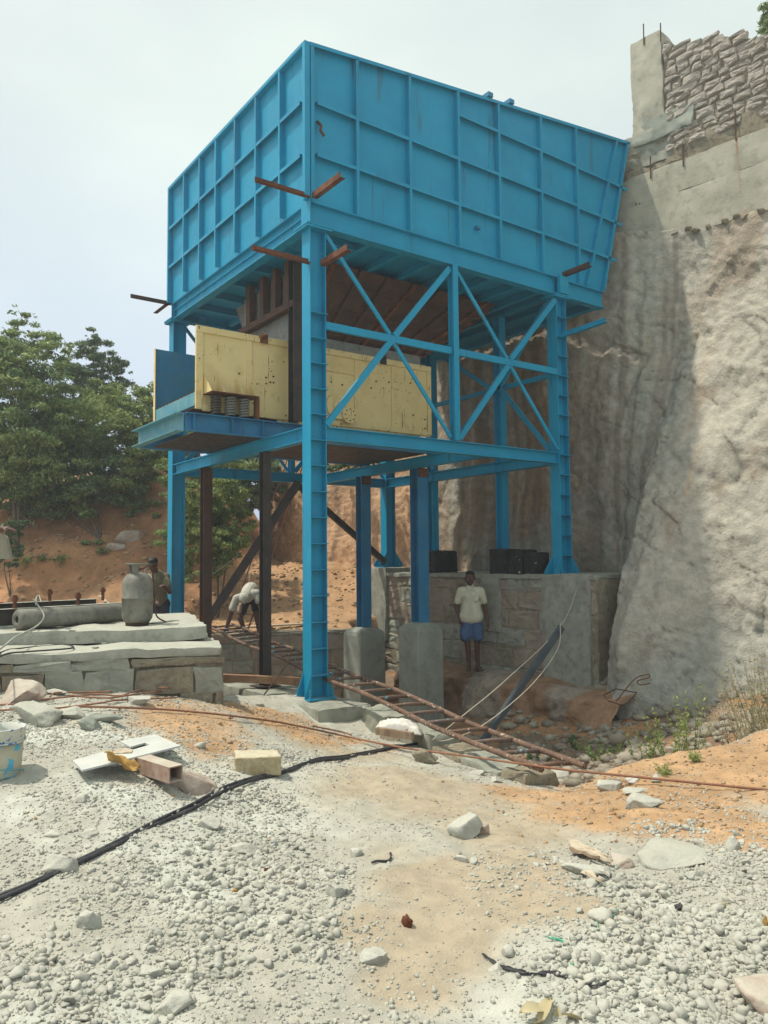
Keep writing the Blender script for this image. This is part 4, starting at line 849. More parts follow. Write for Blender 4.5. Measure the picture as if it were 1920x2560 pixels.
# ================================================================ ladder
def ladder(A0, A1, B0, B1, r, nr, lab, mts, rr=None, name='pipe_ladder', cat='ladder'):
    A0, A1, B0, B1 = map(Vector, (A0, A1, B0, B1)); t = root(name, (A0+B0)/2, lab, 'ladder'); rr = rr or r*.75
    for a, b in ((A0, A1), (B0, B1)):
        d = (b-a); pts = [a+d*k/12+Vector((0, 0, .02*math.sin(k*1.7))) for k in range(13)]
        m = MB().tube(pts, r, 10, caps=False); m.tube([pts[-1], pts[-1]-d.normalized()*.03], r*.8, 10); m.build('rail', mts[0], t, True)
    me = None
    for k in range(nr):
        f = (k+.6)/nr; a, b = A0.lerp(A1, f), B0.lerp(B1, f); MB().tube([a, a.lerp(b, .5)+Vector((0, 0, .008)), b], rr, 8).build('rung', mts[1 if k % 3 else 0], t, True)
    return t
PIPE = mat('paint_spattered_pipe', [(.12, .07, .045), (.19, .12, .085), (.08, .05, .04)], 6, .75, .4, 60, .004, spots=((.42, .39, .34), 26, .62))
PIPEB = mat('blue_spattered_pipe', [(.12, .075, .055), (.18, .12, .09), (.11, .09, .09)], 6, .75, .4, 60, .004, spots=((.16, .36, .47), 16, .60))
ladder((.86, 5.48, .52), (-.44, -4.24, .04), (1.36, 5.42, .54), (-.06, -4.36, .03), .026, 25, 'long rusty pipe ladder lying across the pit, spattered with white and blue paint', [PIPE, PIPEB])
# leaning pole ladders on the far earth bank and dark props
ladder(at(560, 1600, 14.8), at(725, 1130, 16.4), at(612, 1600, 14.8), at(768, 1130, 16.4), .012, 13, 'slim pole ladder leaning up behind the bending man', [RUST, RUST], .006, 'pole_ladder')
tag(MB().chan(tuple(at(497, 1583, 14.9)), (2.28, 4.42, 3.28), .10, .15, .01).build('channel_prop', STEEL, None), 'dark steel channel leaning left from the rear floor beam to the pit edge', 'steel prop')
tag(MB().bar((2.32, 4.62, 3.28), (4.5, 4.66, 1.72), .09, .11).build('channel_prop', STEEL, None, loc=(4.5, 4.66, 1.7)), 'dark steel channel sloping right down to the foot of the rear column', 'steel prop')
bmA, bmB = Vector((1.62, -1.27, -.62)), Vector((2.99, -1.47, .82))
tag(MB().bar(bmA, bmB, .07, .075).build('square_beam', mat('blue_grey_steel', [(.05, .065, .08), (.075, .09, .10)], 5, .6, .2, 60, .003), None, loc=bmA), 'dark blue-grey square steel beam leaning out of the pit right of the pedestals', 'steel beam')
def rope(P, lab, r=.006, mt=ROPE): return cable('rope', P, r, mt, lab, 'rope', 14, 5)
g1 = hit(1075, 1860)
rope([(4.75, -.36, 1.49), at(1405, 1560, 10.9), at(1270, 1695, 9.4), at(1150, 1795, 8.2), at(1090, 1843, 7.6), tuple(g1+Vector((0, 0, .02)))], 'straight rope from the column foot down to the black hose end')
rope([tuple(bmB+Vector((0, .02, .05))), at(1395, 1620, 10.1), at(1340, 1700, 9.4), at(1265, 1770, 8.6), at(1190, 1823, 7.9), at(1120, 1850, 7.6), tuple(g1+Vector((.03, .02, .02)))], 'sagging rope from the top of the leaning beam to the hose end')
rope([(2.3, 4.75, 3.2), at(635, 1400, 15), at(622, 1455, 14.6)], 'thin rope hanging behind the bending man', .004)
rope([at(460, 1490, 13.6), at(540, 1430, 13.8), at(600, 1385, 14)], 'thin rope stretched left from the leaning channel', .005)
# timber, angle and square tube in the pit corner
tag(MB().bar((-1.45, 2.3, .18), (.28, .72, .10), .09, .10).build('square_tube', mat('orange_rust_tube', [(.28, .15, .08), (.36, .22, .13), (.2, .1, .06)], 6, .8, .4, 60, .004), None, loc=(-1.4, 2.3, .18)), 'rusty square tube lying across the pit corner behind the dark post', 'steel tube')
tag(MB().tube([(-.75, .1, .02), (.15, .95, .36)], .01, 6).build('reinforcing_bar', RUSTB, None, loc=(-.75, .1, .02)), 'short bar leaning across the foot of the dark post', 'steel bar')
for i, (a, b, wd, lb) in enumerate([((1.5, 5.35, .47), (3.6, 4.85, .51), .16, 'pale plank on the floor behind the bending man'), ((-.2, 5.6, .5), (1.0, 5.3, .52), .2, 'dark steel plate edge on the orange floor left of the leaning channel'), ((3.3, 4.65, .50), (4.2, 5.2, .52), .03, 'thin rod on the earth by the pit rim')]):
    tag(MB().bar(a, b, wd, .03).build(('plank', 'steel_plate', 'rod')[i], (WOODP, RUSTB, RUST)[i], None, loc=a), lb, ('plank', 'plate', 'rod')[i])
# ================================================================ people
VOX = .011
def capsules(segs, ells, name, matr, parent, vox=VOX, smooth=4, boxes=()):
    m = MB()
    for a, b, ra, rb in segs:
        a, b = Vector(a), Vector(b); k = 5; m.tube([a.lerp(b, i/k) for i in range(k+1)], [ra+(rb-ra)*i/k for i in range(k+1)], 12)
        m.ell(a, (ra,)*3, n=12, k=8); m.ell(b, (rb,)*3, n=12, k=8)
    for c, r, M_ in ells: m.ell(c, r, M_, n=16, k=10)
    o = m.build(name, matr, parent, smooth=True)
    r_ = o.modifiers.new('r', 'REMESH'); r_.mode = 'VOXEL'; r_.voxel_size = vox; r_.use_smooth_shade = True
    s_ = o.modifiers.new('s', 'SMOOTH'); s_.factor = .5; s_.iterations = smooth
    return o
def head_parts(c, yaw, pitch, S_=1.0):
    """ellipsoids and capsules of a head centred at c, facing yaw (0 = -Y), pitched forward"""
    M = Matrix.Rotation(yaw, 3, 'Z') @ Matrix.Rotation(pitch, 3, 'X'); c = Vector(c); T = lambda x, y, z: c+M @ Vector((x*S_, y*S_, z*S_))
    e = [(T(0, .012, .03), (.074*S_, .092*S_, .088*S_), M), (T(0, -.02, -.03), (.060*S_, .072*S_, .080*S_), M), (T(0, -.045, -.085), (.032*S_, .03*S_, .028*S_), M),
         (T(0, -.098, -.015), (.012*S_, .016*S_, .022*S_), M), (T(0, -.078, .018), (.045*S_, .02*S_, .012*S_), M), (T(0, -.086, -.055), (.024*S_, .013*S_, .010*S_), M),
         (T(-.036, -.072, -.022), (.02*S_, .018*S_, .02*S_), M), (T(.036, -.072, -.022), (.02*S_, .018*S_, .02*S_), M),
         (T(-.078, .01, -.008), (.010*S_, .02*S_, .032*S_), M), (T(.078, .01, -.008), (.010*S_, .02*S_, .032*S_), M)]
    return e, M, T
def hand(w, d, side, palm, curl=.5):
    """palm + five fingers: w wrist, d direction, side = towards thumb, palm normal"""
    w, d, side, palm = Vector(w), Vector(d).normalized(), Vector(side).normalized(), Vector(palm).normalized(); s = [(w, w+d*.05, .024, .026)]
    e = [(w+d*.055, (.036, .036, .03), None)]
    for k, (o, l) in enumerate(((.03, .075), (.01, .085), (-.011, .078), (-.031, .06))):
        b = w+d*.085+side*o; k1 = b+(d+palm*curl*.5).normalized()*l*.5; k2 = k1+(d+palm*curl*1.4).normalized()*l*.5; s += [(w+d*.05+side*o*.6, b, .014, .0105), (b, k1, .0105, .0095), (k1, k2, .0095, .008)]
    t0 = w+d*.03+side*.025; t1 = t0+(d*.6+side*.8+palm*.3).normalized()*.045; t2 = t1+(d+side*.2+palm*.5).normalized()*.035; s += [(t0, t1, .014, .012), (t1, t2, .012, .009)]
    return s, e
def foot(a, d, L_=.2):
    a, d = Vector(a), Vector((d[0], d[1], 0)).normalized(); s = [(a+Vector((0, 0, .05))-d*.03, a+d*L_*.55+Vector((0, 0, .03)), .034, .026), (a+Vector((0, 0, .05)), a+Vector((0, 0, .10)), .033, .035)]
    sd = Vector((-d.y, d.x, 0))
    for k in range(5): s.append((a+d*L_*.55+sd*(k-2)*.014+Vector((0, 0, .022)), a+d*(L_*.78-abs(k-1.2)*.008)+sd*(k-2)*.017+Vector((0, 0, .016)), .014, .011))
    return s
# --- standing man in cream shirt
def standing(P0, yaw, lab):
    t = root('person', P0, lab, 'person'); P0 = Vector(P0); Rz = Matrix.Rotation(yaw, 3, 'Z'); W = lambda x, y, z: P0+Rz @ Vector((x, y, z))       # faces local -Y, local +X is screen right
    dv = lambda x, y, z: Rz @ Vector((x, y, z))
    he, hm, T = head_parts(W(-.01, -.01, 1.56), yaw, .03, 1.08)
    sg = [(W(-.01, .02, 1.38), W(-.01, .0, 1.50), .052, .05), (W(0, 0, .95), W(0, .01, 1.12), .125, .115), (W(0, .01, 1.12), W(0, 0, 1.27), .12, .13), (W(-.15, 0, 1.36), W(.15, 0, 1.36), .06, .06)]
    # arms: right hand (screen left) on the hip pocket, left arm hanging
    sg += [(W(-.175, 0, 1.345), W(-.255, .03, 1.09), .052, .041), (W(-.255, .03, 1.09), W(-.185, -.04, .86), .04, .028)]
    sg += [(W(.175, 0, 1.345), W(.235, .02, 1.08), .052, .041), (W(.235, .02, 1.08), W(.285, -.03, .83), .04, .028)]
    sg += [(W(-.085, 0, .92), W(-.07, -.01, .50), .088, .056), (W(-.07, -.01, .50), W(-.05, .03, .10), .055, .034), (W(.085, 0, .92), W(.09, .03, .50), .088, .056), (W(.09, .03, .50), W(.10, .09, .10), .055, .034)]
    sg += foot(W(-.05, .02, 0), dv(-.1, -1, 0))+foot(W(.10, .08, 0), dv(.35, -1, 0))
    ee = list(he)
    for h in (hand(W(-.185, -.04, .86), dv(.3, -.1, -1), dv(0, -1, 0), dv(1, 0, 0), .9), hand(W(.285, -.03, .83), dv(.05, -.1, -1), dv(0, -1, 0), dv(-1, 0, 0), .5)): sg += h[0]; ee += h[1]
    capsules(sg, ee, 'body', SKIN, t, .0075, 3)
    e = [(T(0, .03, .055), (.082, .092, .075), hm), (T(0, -.02, .095), (.07, .065, .04), hm), (T(-.066, .03, .01), (.02, .05, .04), hm), (T(.066, .03, .01), (.02, .05, .04), hm)]
    capsules([], e, 'hair', HAIR, t, .009, 2)
    for s in (-1, 1): MB().ell(T(s*.031, -.0805, .003), (.011, .006, .006), hm).build('eye', PAPER, t, True)
    sh = [(W(-.055, -.0, .915), W(-.03, .0, 1.1), .142, .135), (W(.055, -.0, .915), W(.03, .0, 1.1), .142, .135), (W(-.07, -.0, .915), W(.07, 0, .915), .142, .142), (W(0, 0, 1.08), W(0, 0, 1.27), .14, .148), (W(-.145, 0, 1.355), W(.145, 0, 1.355), .072, .072), (W(-.175, 0, 1.345), W(-.228, .015, 1.17), .068, .060), (W(.175, 0, 1.345), W(.222, .012, 1.17), .068, .060),
          (W(-.02, -.01, 1.40), W(.0, .02, 1.44), .065, .06)]
    def flat(l): return l
    o = capsules(sh, [(W(0, .0, 1.28), (.185, .125, .12), Rz)], 'shirt', SHIRT, t, .011, 3)
    MB().bar(W(0, -.142, .87), W(0, -.152, 1.38), .022, .008, up=dv(0, -1, 0)).build('button_placket', SHIRT, t)
    MB().bar(W(.085, -.146, 1.19), W(.085, -.150, 1.28), .085, .008, up=dv(0, -1, 0)).build('chest_pocket', SHIRT, t)
    for s in (-1, 1): MB().add([W(s*.005, -.13, 1.385), W(s*.055, -.09, 1.44), W(s*.075, -.05, 1.42), W(s*.045, -.135, 1.36)], [(0, 1, 2, 3)] if s > 0 else [(3, 2, 1, 0)]).build('collar', SHIRT, t)
    st_ = [(W(-.08, 0, .84), W(-.10, -.005, .58), .10, .105), (W(.08, 0, .84), W(.105, .015, .58), .10, .105), (W(-.05, 0, .88), W(.05, 0, .88), .108, .108)]
    capsules(st_, [], 'shorts', SHORT, t, .012, 2)
    for a, d in ((W(-.05, .02, 0), dv(-.1, -1, 0)), (W(.10, .08, 0), dv(.35, -1, 0))):
        d = d.normalized(); MB().bar(a-d*.07+Vector((0, 0, .006)), a+d*.18+Vector((0, 0, .006)), .09, .012).build('sandal', RUBB, t)
        MB().bar(a+d*.05+Vector((0, 0, .05)), a+d*.09+Vector((0, 0, .045)), .085, .012).build('sandal_strap', RUBB, t)
    return t
pm = at(1180, 1676, 13.25); vd = Vector(CP-pm); yaw_m = math.atan2(vd.y, vd.x)+math.pi/2
standing((pm[0], pm[1], pm[2]), yaw_m, 'man in a cream short-sleeved shirt and blue shorts standing by the masonry wall')
# --- bending man
def bending():
    d = 14.75; X = lambda u, v, dd=0: Vector(at(u, v, d+dd))
    t = root('person', X(625, 1592), 'man bending over the ladder top in a dusty white shirt and head cloth', 'person')
    hipc = X(630, 1478, .22); hl, hr = X(612, 1500, .15), X(640, 1490, .2)
    kl, kr = X(600, 1545, .02), X(641, 1540, .08); al_, ar = X(613, 1584, .1), X(648, 1584, .12)
    shl, shr = X(592, 1497, -.18), X(641, 1484, -.1); el, er = X(575, 1535, -.25), X(652, 1522, -.2); wl, wr = X(566, 1567, -.3), X(650, 1560, -.25)
    hc = X(611, 1498, -.36)
    neck = (shl+shr)/2
    e, hm, T = head_parts(hc, math.atan2(-Fv[1], -Fv[0])+math.pi/2, 1.35, .95)
    sg = [(hipc, (hipc+neck)/2+Vector((0, 0, .05)), .125, .12), ((hipc+neck)/2+Vector((0, 0, .05)), neck, .12, .11), (shl, shr, .06, .06), (neck, hc+(neck-hc)*.3, .055, .05), (shl, el, .05, .04), (el, wl, .038, .027), (shr, er, .05, .04), (er, wr, .038, .027),
          (hl, kl, .085, .056), (kl, al_+Vector((0, 0, .03)), .052, .034), (hr, kr, .085, .056), (kr, ar+Vector((0, 0, .03)), .052, .034), (hl, hr, .10, .10)]
    fd_ = Vector((-Fv[0]-.4, -Fv[1], 0)); sg += foot(al_-Vector((0, 0, .05)), fd_)+foot(ar-Vector((0, 0, .05)), fd_)
    for h in (hand(wl, (wl-el), Vector(Rv), Vector(-Fv), .4), hand(wr, (wr-er), -Vector(Rv), Vector(-Fv), .4)): sg += h[0]; e += h[1]
    capsules(sg, e, 'body', SKIN, t, .009, 3)
    mid = (hipc+neck)/2+Vector((0, 0, .05))
    capsules([(hipc.lerp(mid, .25)+Vector((0, 0, .03)), mid, .15, .145), (mid, neck, .145, .13), (shl, shr, .085, .085), (shl, shl.lerp(el, .62), .08, .072), (shr, shr.lerp(er, .5), .078, .07)], [], 'shirt', SHIRTG, t, .013, 3)
    capsules([(hl, hl.lerp(kl, .62), .105, .095), (hr, hr.lerp(kr, .62), .105, .095), (hl, hr, .115, .115)], [], 'shorts', DARKC, t, .013, 2)
    capsules([(hl.lerp(kl, .3)-Vector(Rv)*.05-Vector(Fv)*.06, hl.lerp(kl, .6)-Vector(Rv)*.03-Vector(Fv)*.07, .06, .05)], [], 'undercloth', KHAK, t, .013, 2)
    capsules([], [(T(0, .012, .04), (.09, .105, .09), hm), (T(.05, .02, .075), (.05, .05, .04), hm)], 'head_cloth', SHIRTG, t, .011, 2)
bending()
# --- man behind the gas cylinder, bending forward slightly
def halfman():
    d = 13.4; X = lambda u, v, dd=0: Vector(at(u, v, d+dd)); t = root('person', X(392, 1640), 'dark-haired man in an olive shirt leaning forward behind the gas cylinder', 'person')
    hc = X(382, 1412, -.15); hip = X(398, 1505, .15); shl, shr = X(374, 1450, -.05), X(414, 1443, 0); neck = (shl+shr)/2
    e, hm, T = head_parts(hc, math.atan2(-Fv[1], -Fv[0])+math.pi/2-.25, .45, .98)
    kl, kr = X(394, 1556, .05), X(412, 1556, .05); al_, ar = X(392, 1612, .1), X(414, 1612, .15); hl, hr = X(390, 1512, .12), X(409, 1510, .15)
    sg = [(hip, neck, .125, .125), (shl, shr, .06, .06), (neck, hc, .055, .05), (hl, kl, .085, .058), (kl, al_, .055, .036), (hr, kr, .085, .058), (kr, ar, .055, .036), (hl, hr, .1, .1)]
    el, er = X(372, 1490, -.25), X(424, 1480, -.2); wl, wr = X(385, 1500, -.42), X(412, 1468, -.4); sg += [(shl, el, .05, .04), (el, wl, .038, .028), (shr, er, .05, .04), (er, wr, .038, .028)]
    sg += foot(al_-Vector((0, 0, .05)), -Fv)+foot(ar-Vector((0, 0, .05)), -Fv)
    for h in (hand(wl, (wl-el), Vector(Rv), Vector((0, 0, -1)), .7), hand(wr, (wr-er), -Vector(Rv), Vector((0, 0, -1)), .7)): sg += h[0]; e += h[1]
    capsules(sg, e, 'body', SKIN, t, .0085, 3)
    capsules([], [(T(0, .03, .05), (.084, .094, .078), hm), (T(0, -.02, .09), (.072, .06, .04), hm)], 'hair', HAIR, t, .009, 2)
    capsules([(hip, neck, .15, .15), (shl, shr, .08, .08), (shl, shl.lerp(el, .55), .07, .063), (shr, shr.lerp(er, .55), .07, .063)], [], 'shirt', SHIRTO, t, .012, 3)
    capsules([(X(372, 1436, -.12), X(384, 1449, -.15), .018, .018), (X(384, 1449, -.15), X(397, 1438, -.12), .018, .018)], [], 'collar', SHIRTG, t, .008, 1)
    capsules([(hl, kl.lerp(hl, .2), .105, .085), (hr, kr.lerp(hr, .2), .105, .085), (hl, hr, .12, .12)], [], 'trousers', DARKC, t, .012, 2)
halfman()
# --- worker at the left edge, only an arm and the shirt hem reach into the picture
def edgeman():
    d = 8.6; X = lambda u, v, dd=0: Vector(at(u, v, d+dd)); b = X(-60, 1560); b.z = 1.062
    t = root('person', b, 'worker cut off by the left edge, forearm stretched out over a pale shirt hem', 'person')
    hip = X(-78, 1395); neck = X(-85, 1205); hc = X(-80, 1150, -.05); shr = X(-50, 1215); shl = X(-125, 1220); el = X(-42, 1318, -.12); wr = X(6, 1322, -.3)
    e, hm, T = head_parts(hc, math.atan2(Rv[1], Rv[0])+math.pi/2, .2)
    hl, hr = X(-92, 1405), X(-62, 1405, .02); kl, kr = X(-90, 1490), X(-26, 1480); al_, ar = X(-90, 1560), X(-20, 1560); al_.z = ar.z = 1.14
    sg = [(hip, neck, .12, .13), (shl, shr, .06, .06), (neck, hc, .055, .05), (shr, el, .05, .042), (el, wr, .042, .03), (shl, X(-140, 1310), .05, .04), (X(-140, 1310), X(-125, 1380, -.1), .04, .03), (hl, kl, .085, .058), (kl, al_, .055, .036), (hr, kr, .085, .058), (kr, ar, .055, .036), (hl, hr, .1, .1)]
    sg += foot(al_-Vector((0, 0, .06)), Rv)+foot(ar-Vector((0, 0, .06)), Rv)
    for h in (hand(wr, Rv, -Vector(Fv), Vector((0, 0, -1)), .6), hand(X(-125, 1380, -.1), (0, 0, -1), -Vector(Fv), Rv, .4)): sg += h[0]; e += h[1]
    capsules(sg, e, 'body', SKIN, t, .009, 3)
    capsules([], [(T(0, .03, .05), (.084, .094, .078), hm)], 'hair', HAIR, t, .009, 2)
    capsules([(hip+Vector((0, 0, .02)), neck, .165, .15), (shl, shr, .08, .08), (shr, shr.lerp(el, .75), .07, .06)], [(hip, (.20, .17, .07), None)], 'shirt', SHIRTG, t, .012, 3)
    capsules([(hl, al_.lerp(hl, .1), .1, .06), (hr, ar.lerp(hr, .1), .1, .06), (hl, hr, .12, .12)], [], 'trousers', DARKC, t, .012, 2)
    m = MB(); q = [X(-80, 1325), X(8, 1338), X(14, 1345), X(19, 1372), X(27, 1399), X(8, 1397), X(-20, 1399), X(-80, 1390)]; b_ = [p+Vector(Fv)*.07 for p in q]; n = len(q)
    m.add(q+b_, [tuple(range(n)), tuple(range(n, 2*n))[::-1]]+[(i, n+i, n+(i+1) % n, (i+1) % n) for i in range(n)]).build('shirt_hem', mat('beige_hem', [(.27, .24, .18), (.34, .31, .24)], 6, .9, .5, 16, .02), t)
edgeman()
# ================================================================ gravel (crushed stone, nobody could count it)
COARSE = PZ([(640, 2140, .5, 1.), (520, 2330, .5, 1.), (330, 2230, .35, .8), (760, 2330, .38, 1.), (230, 2480, .5, .9), (60, 2420, .4, .8), (620, 1990, .4, .75), (450, 2510, .4, .7), (720, 1900, .3, .45), (1000, 2540, .15, .5),
             (1760, 2360, .6, 1.25), (1500, 2470, .35, 1.1), (1560, 2230, .4, 1.), (1820, 2180, .5, .95), (1660, 2080, .28, .9), (1380, 2150, .32, .65), (1800, 2540, .5, 1.3), (1330, 2220, .2, .5), (1900, 2440, .4, 1.2), (700, 2200, .4, 1)])
FINE = PZ([(400, 2000, .9, .7), (150, 2100, .8, .5), (700, 1890, .6, .8), (850, 1830, .5, .6), (150, 1830, .9, .7), (900, 2480, .5, .6), (600, 2520, .5, .6), (1250, 2200, .35, .6), (450, 1840, .5, .6), (300, 1730, .6, .5)])
def stones(name, n, dmin, dmax, dens, smin, smax, geo, pw, seed, matr=None, sub=0, flatn=(.65, 1.0)):
    r_ = np.random.default_rng(seed); d = np.sqrt(r_.uniform(dmin**2, dmax**2, n)); u = r_.uniform(-120, 2040, n)
    lat = (u-960)/FPX*d; x = CP[0]+.588*d+.809*lat; y = CP[1]+.809*d-.588*lat
    dn = dens(x, y); k = (r_.random(n) < dn) & (sdpoly(x, y, POLY) < -.03); x, y, d, dn = x[k], y[k], d[k], dn[k]; n = len(x)
    if not n: return None
    s = smin*(smax/smin)**(r_.random(n)**pw)*(.75+.4*np.clip(dn, 0, 1)); z = ground(x, y)
    bm = bmesh.new(); bmesh.ops.create_icosphere(bm, subdivisions=max(geo, 1), radius=1) if geo else None
    if geo: B = np.array([v.co[:] for v in bm.verts]); Fb = np.array([[v.index for v in f.verts] for f in bm.faces])
    else: B = np.array([(1, 0, 0), (0, 1, 0), (-1, 0, 0), (0, -1, 0), (0, 0, 1), (0, 0, -1)], float); Fb = np.array([(0, 1, 4), (1, 2, 4), (2, 3, 4), (3, 0, 4), (1, 0, 5), (2, 1, 5), (3, 2, 5), (0, 3, 5)])
    bm.free(); nv = 24; var = []
    for j in range(nv):
        P = B.copy()
        D = r_.normal(size=(11, 3)); D /= np.linalg.norm(D, axis=1)[:, None]; h = r_.uniform(.44, .70, 11)
        for dd, hh_ in zip(D, h): q = P@dd; kk = q > hh_; P[kk] -= dd[None]*(q[kk]-hh_)[:, None]*1.0
        P *= np.array([1.15, r_.uniform(.75, 1.1), r_.uniform(*flatn)])[None]; P += r_.normal(size=P.shape)*(.035 if geo else .22); P *= 1.25; P += r_.normal(size=P.shape)*(.03 if geo > 1 else 0); var.append(P)
    var = np.array(var); vi = r_.integers(0, nv, n); a = r_.uniform(0, 2*np.pi, n); tl = r_.normal(0, .22, (n, 2)); P = var[vi]*s[:, None, None]
    ca, sa = np.cos(a)[:, None], np.sin(a)[:, None]; X = P[:, :, 0]*ca-P[:, :, 1]*sa; Y = P[:, :, 0]*sa+P[:, :, 1]*ca; Z = P[:, :, 2]+X*tl[:, :1]+Y*tl[:, 1:]
    V = np.stack([X+x[:, None], Y+y[:, None], Z+(z+s*r_.uniform(-.35, .30, n))[:, None]], 2).reshape(-1, 3)
    Fc = (Fb[None]+(np.arange(n)*len(B))[:, None, None]).reshape(-1, 3); o = npmesh(name, V, Fc, matr or GRAV); print(name, n, len(Fc))
    return o
nz_ = lambda x, y, sd_=131: fbm(x*2.3, y*2.3, o=3, seed=sd_)
cd = lambda x, y: np.clip(zone(x, y, COARSE)*1.5-.52+.45*nz_(x, y), 0, 1)
fdn = lambda x, y: np.clip(np.maximum(zone(x, y, FINE), zone(x, y, COARSE))+.3*nz_(x, y, 133)-.35*zone(x, y, TAN)+.05, .04, 1)
tag(stones('gravel', 26000, 2.3, 7.0, lambda x, y: cd(x, y), .010, .027, 2, 1.7, 1), 'coarse grey crushed stone spread over the foreground in heaps', 'gravel', kind='stuff')
tag(stones('small_gravel', 120000, 2.3, 9.0, lambda x, y: fdn(x, y)*.75, .0055, .017, 1, 1.4, 2), 'fine grey crushed stone scattered between the coarser heaps', 'gravel', kind='stuff')
tag(stones('stone_grit', 60000, 2.3, 8.6, lambda x, y: np.clip(.45+.5*fdn(x, y), 0, 1)*(1-.5*sstep(.5, .9, zone(x, y, ORG)))*(1-.55*sstep(.35, .8, zone(x, y, TAN))), .0035, .008, 0, 1.2, 3), 'pale stone grit lying over the dusty ground', 'grit', kind='stuff')
EARTHC = mat('earth_crumbs', [(.36, .22, .11), (.46, .32, .18), (.40, .37, .30)], 6, .95, .3, 90, .004, island=.25)
tag(stones('earth_crumbs', 26000, 4.5, 10.5, lambda x, y: np.clip(zone(x, y, ORG)*1.2, 0, 1)*.8+.05, .005, .020, 0, 1.8, 4, EARTHC), 'orange soil crumbs over the sandy heaps', 'soil crumbs', kind='stuff')
def stones_at(name, n, box, smin, smax, seed, matr, lab, cond=None, geo=1):
    r_ = np.random.default_rng(seed); x = r_.uniform(box[0], box[1], n); y = r_.uniform(box[2], box[3], n)
    if cond is not None: k = cond(x, y); x, y = x[k], y[k]
    n = len(x); s = smin*(smax/smin)**(r_.random(n)**2.2); z = ground(x, y); bm = bmesh.new(); bmesh.ops.create_icosphere(bm, subdivisions=geo, radius=1); B = np.array([v.co[:] for v in bm.verts]); Fb = np.array([[v.index for v in f.verts] for f in bm.faces]); bm.free()
    P = B[None]*(1+r_.normal(0, .14, (n, len(B), 1)))*s[:, None, None]*np.stack([r_.uniform(.9, 1.5, n), r_.uniform(.7, 1.1, n), r_.uniform(.4, .8, n)], 1)[:, None, :]
    a = r_.uniform(0, 6.28, n)[:, None]; X = P[:, :, 0]*np.cos(a)-P[:, :, 1]*np.sin(a); Y = P[:, :, 0]*np.sin(a)+P[:, :, 1]*np.cos(a)
    V = np.stack([X+x[:, None], Y+y[:, None], P[:, :, 2]+(z+s*.2)[:, None]], 2).reshape(-1, 3); o = npmesh(name, V, (Fb[None]+(np.arange(n)*len(B))[:, None, None]).reshape(-1, 3), matr); return tag(o, lab, 'rubble', kind='stuff')
stones_at('rubble', 4200, (.6, 7.0, -4.6, .5), .012, .12, 5, mat('brown_grey_rubble', [(.25, .22, .17), (.36, .34, .28), (.28, .17, .10)], 6, .95, .4, 60, .01, island=.3), 'loose rubble and rock bits on the pit slope right of the ladder', lambda x, y: sdpoly(x, y, POLY) > .15)  # brown-grey stones scattered over the pit slope
stones_at('rubble', 4200, (-4, 6, 4.2, 12.5), .012, .07, 6, EARTHC, 'orange earth clods on the bank behind the steel frame', lambda x, y: sdpoly(x, y, POLY) < -.2)
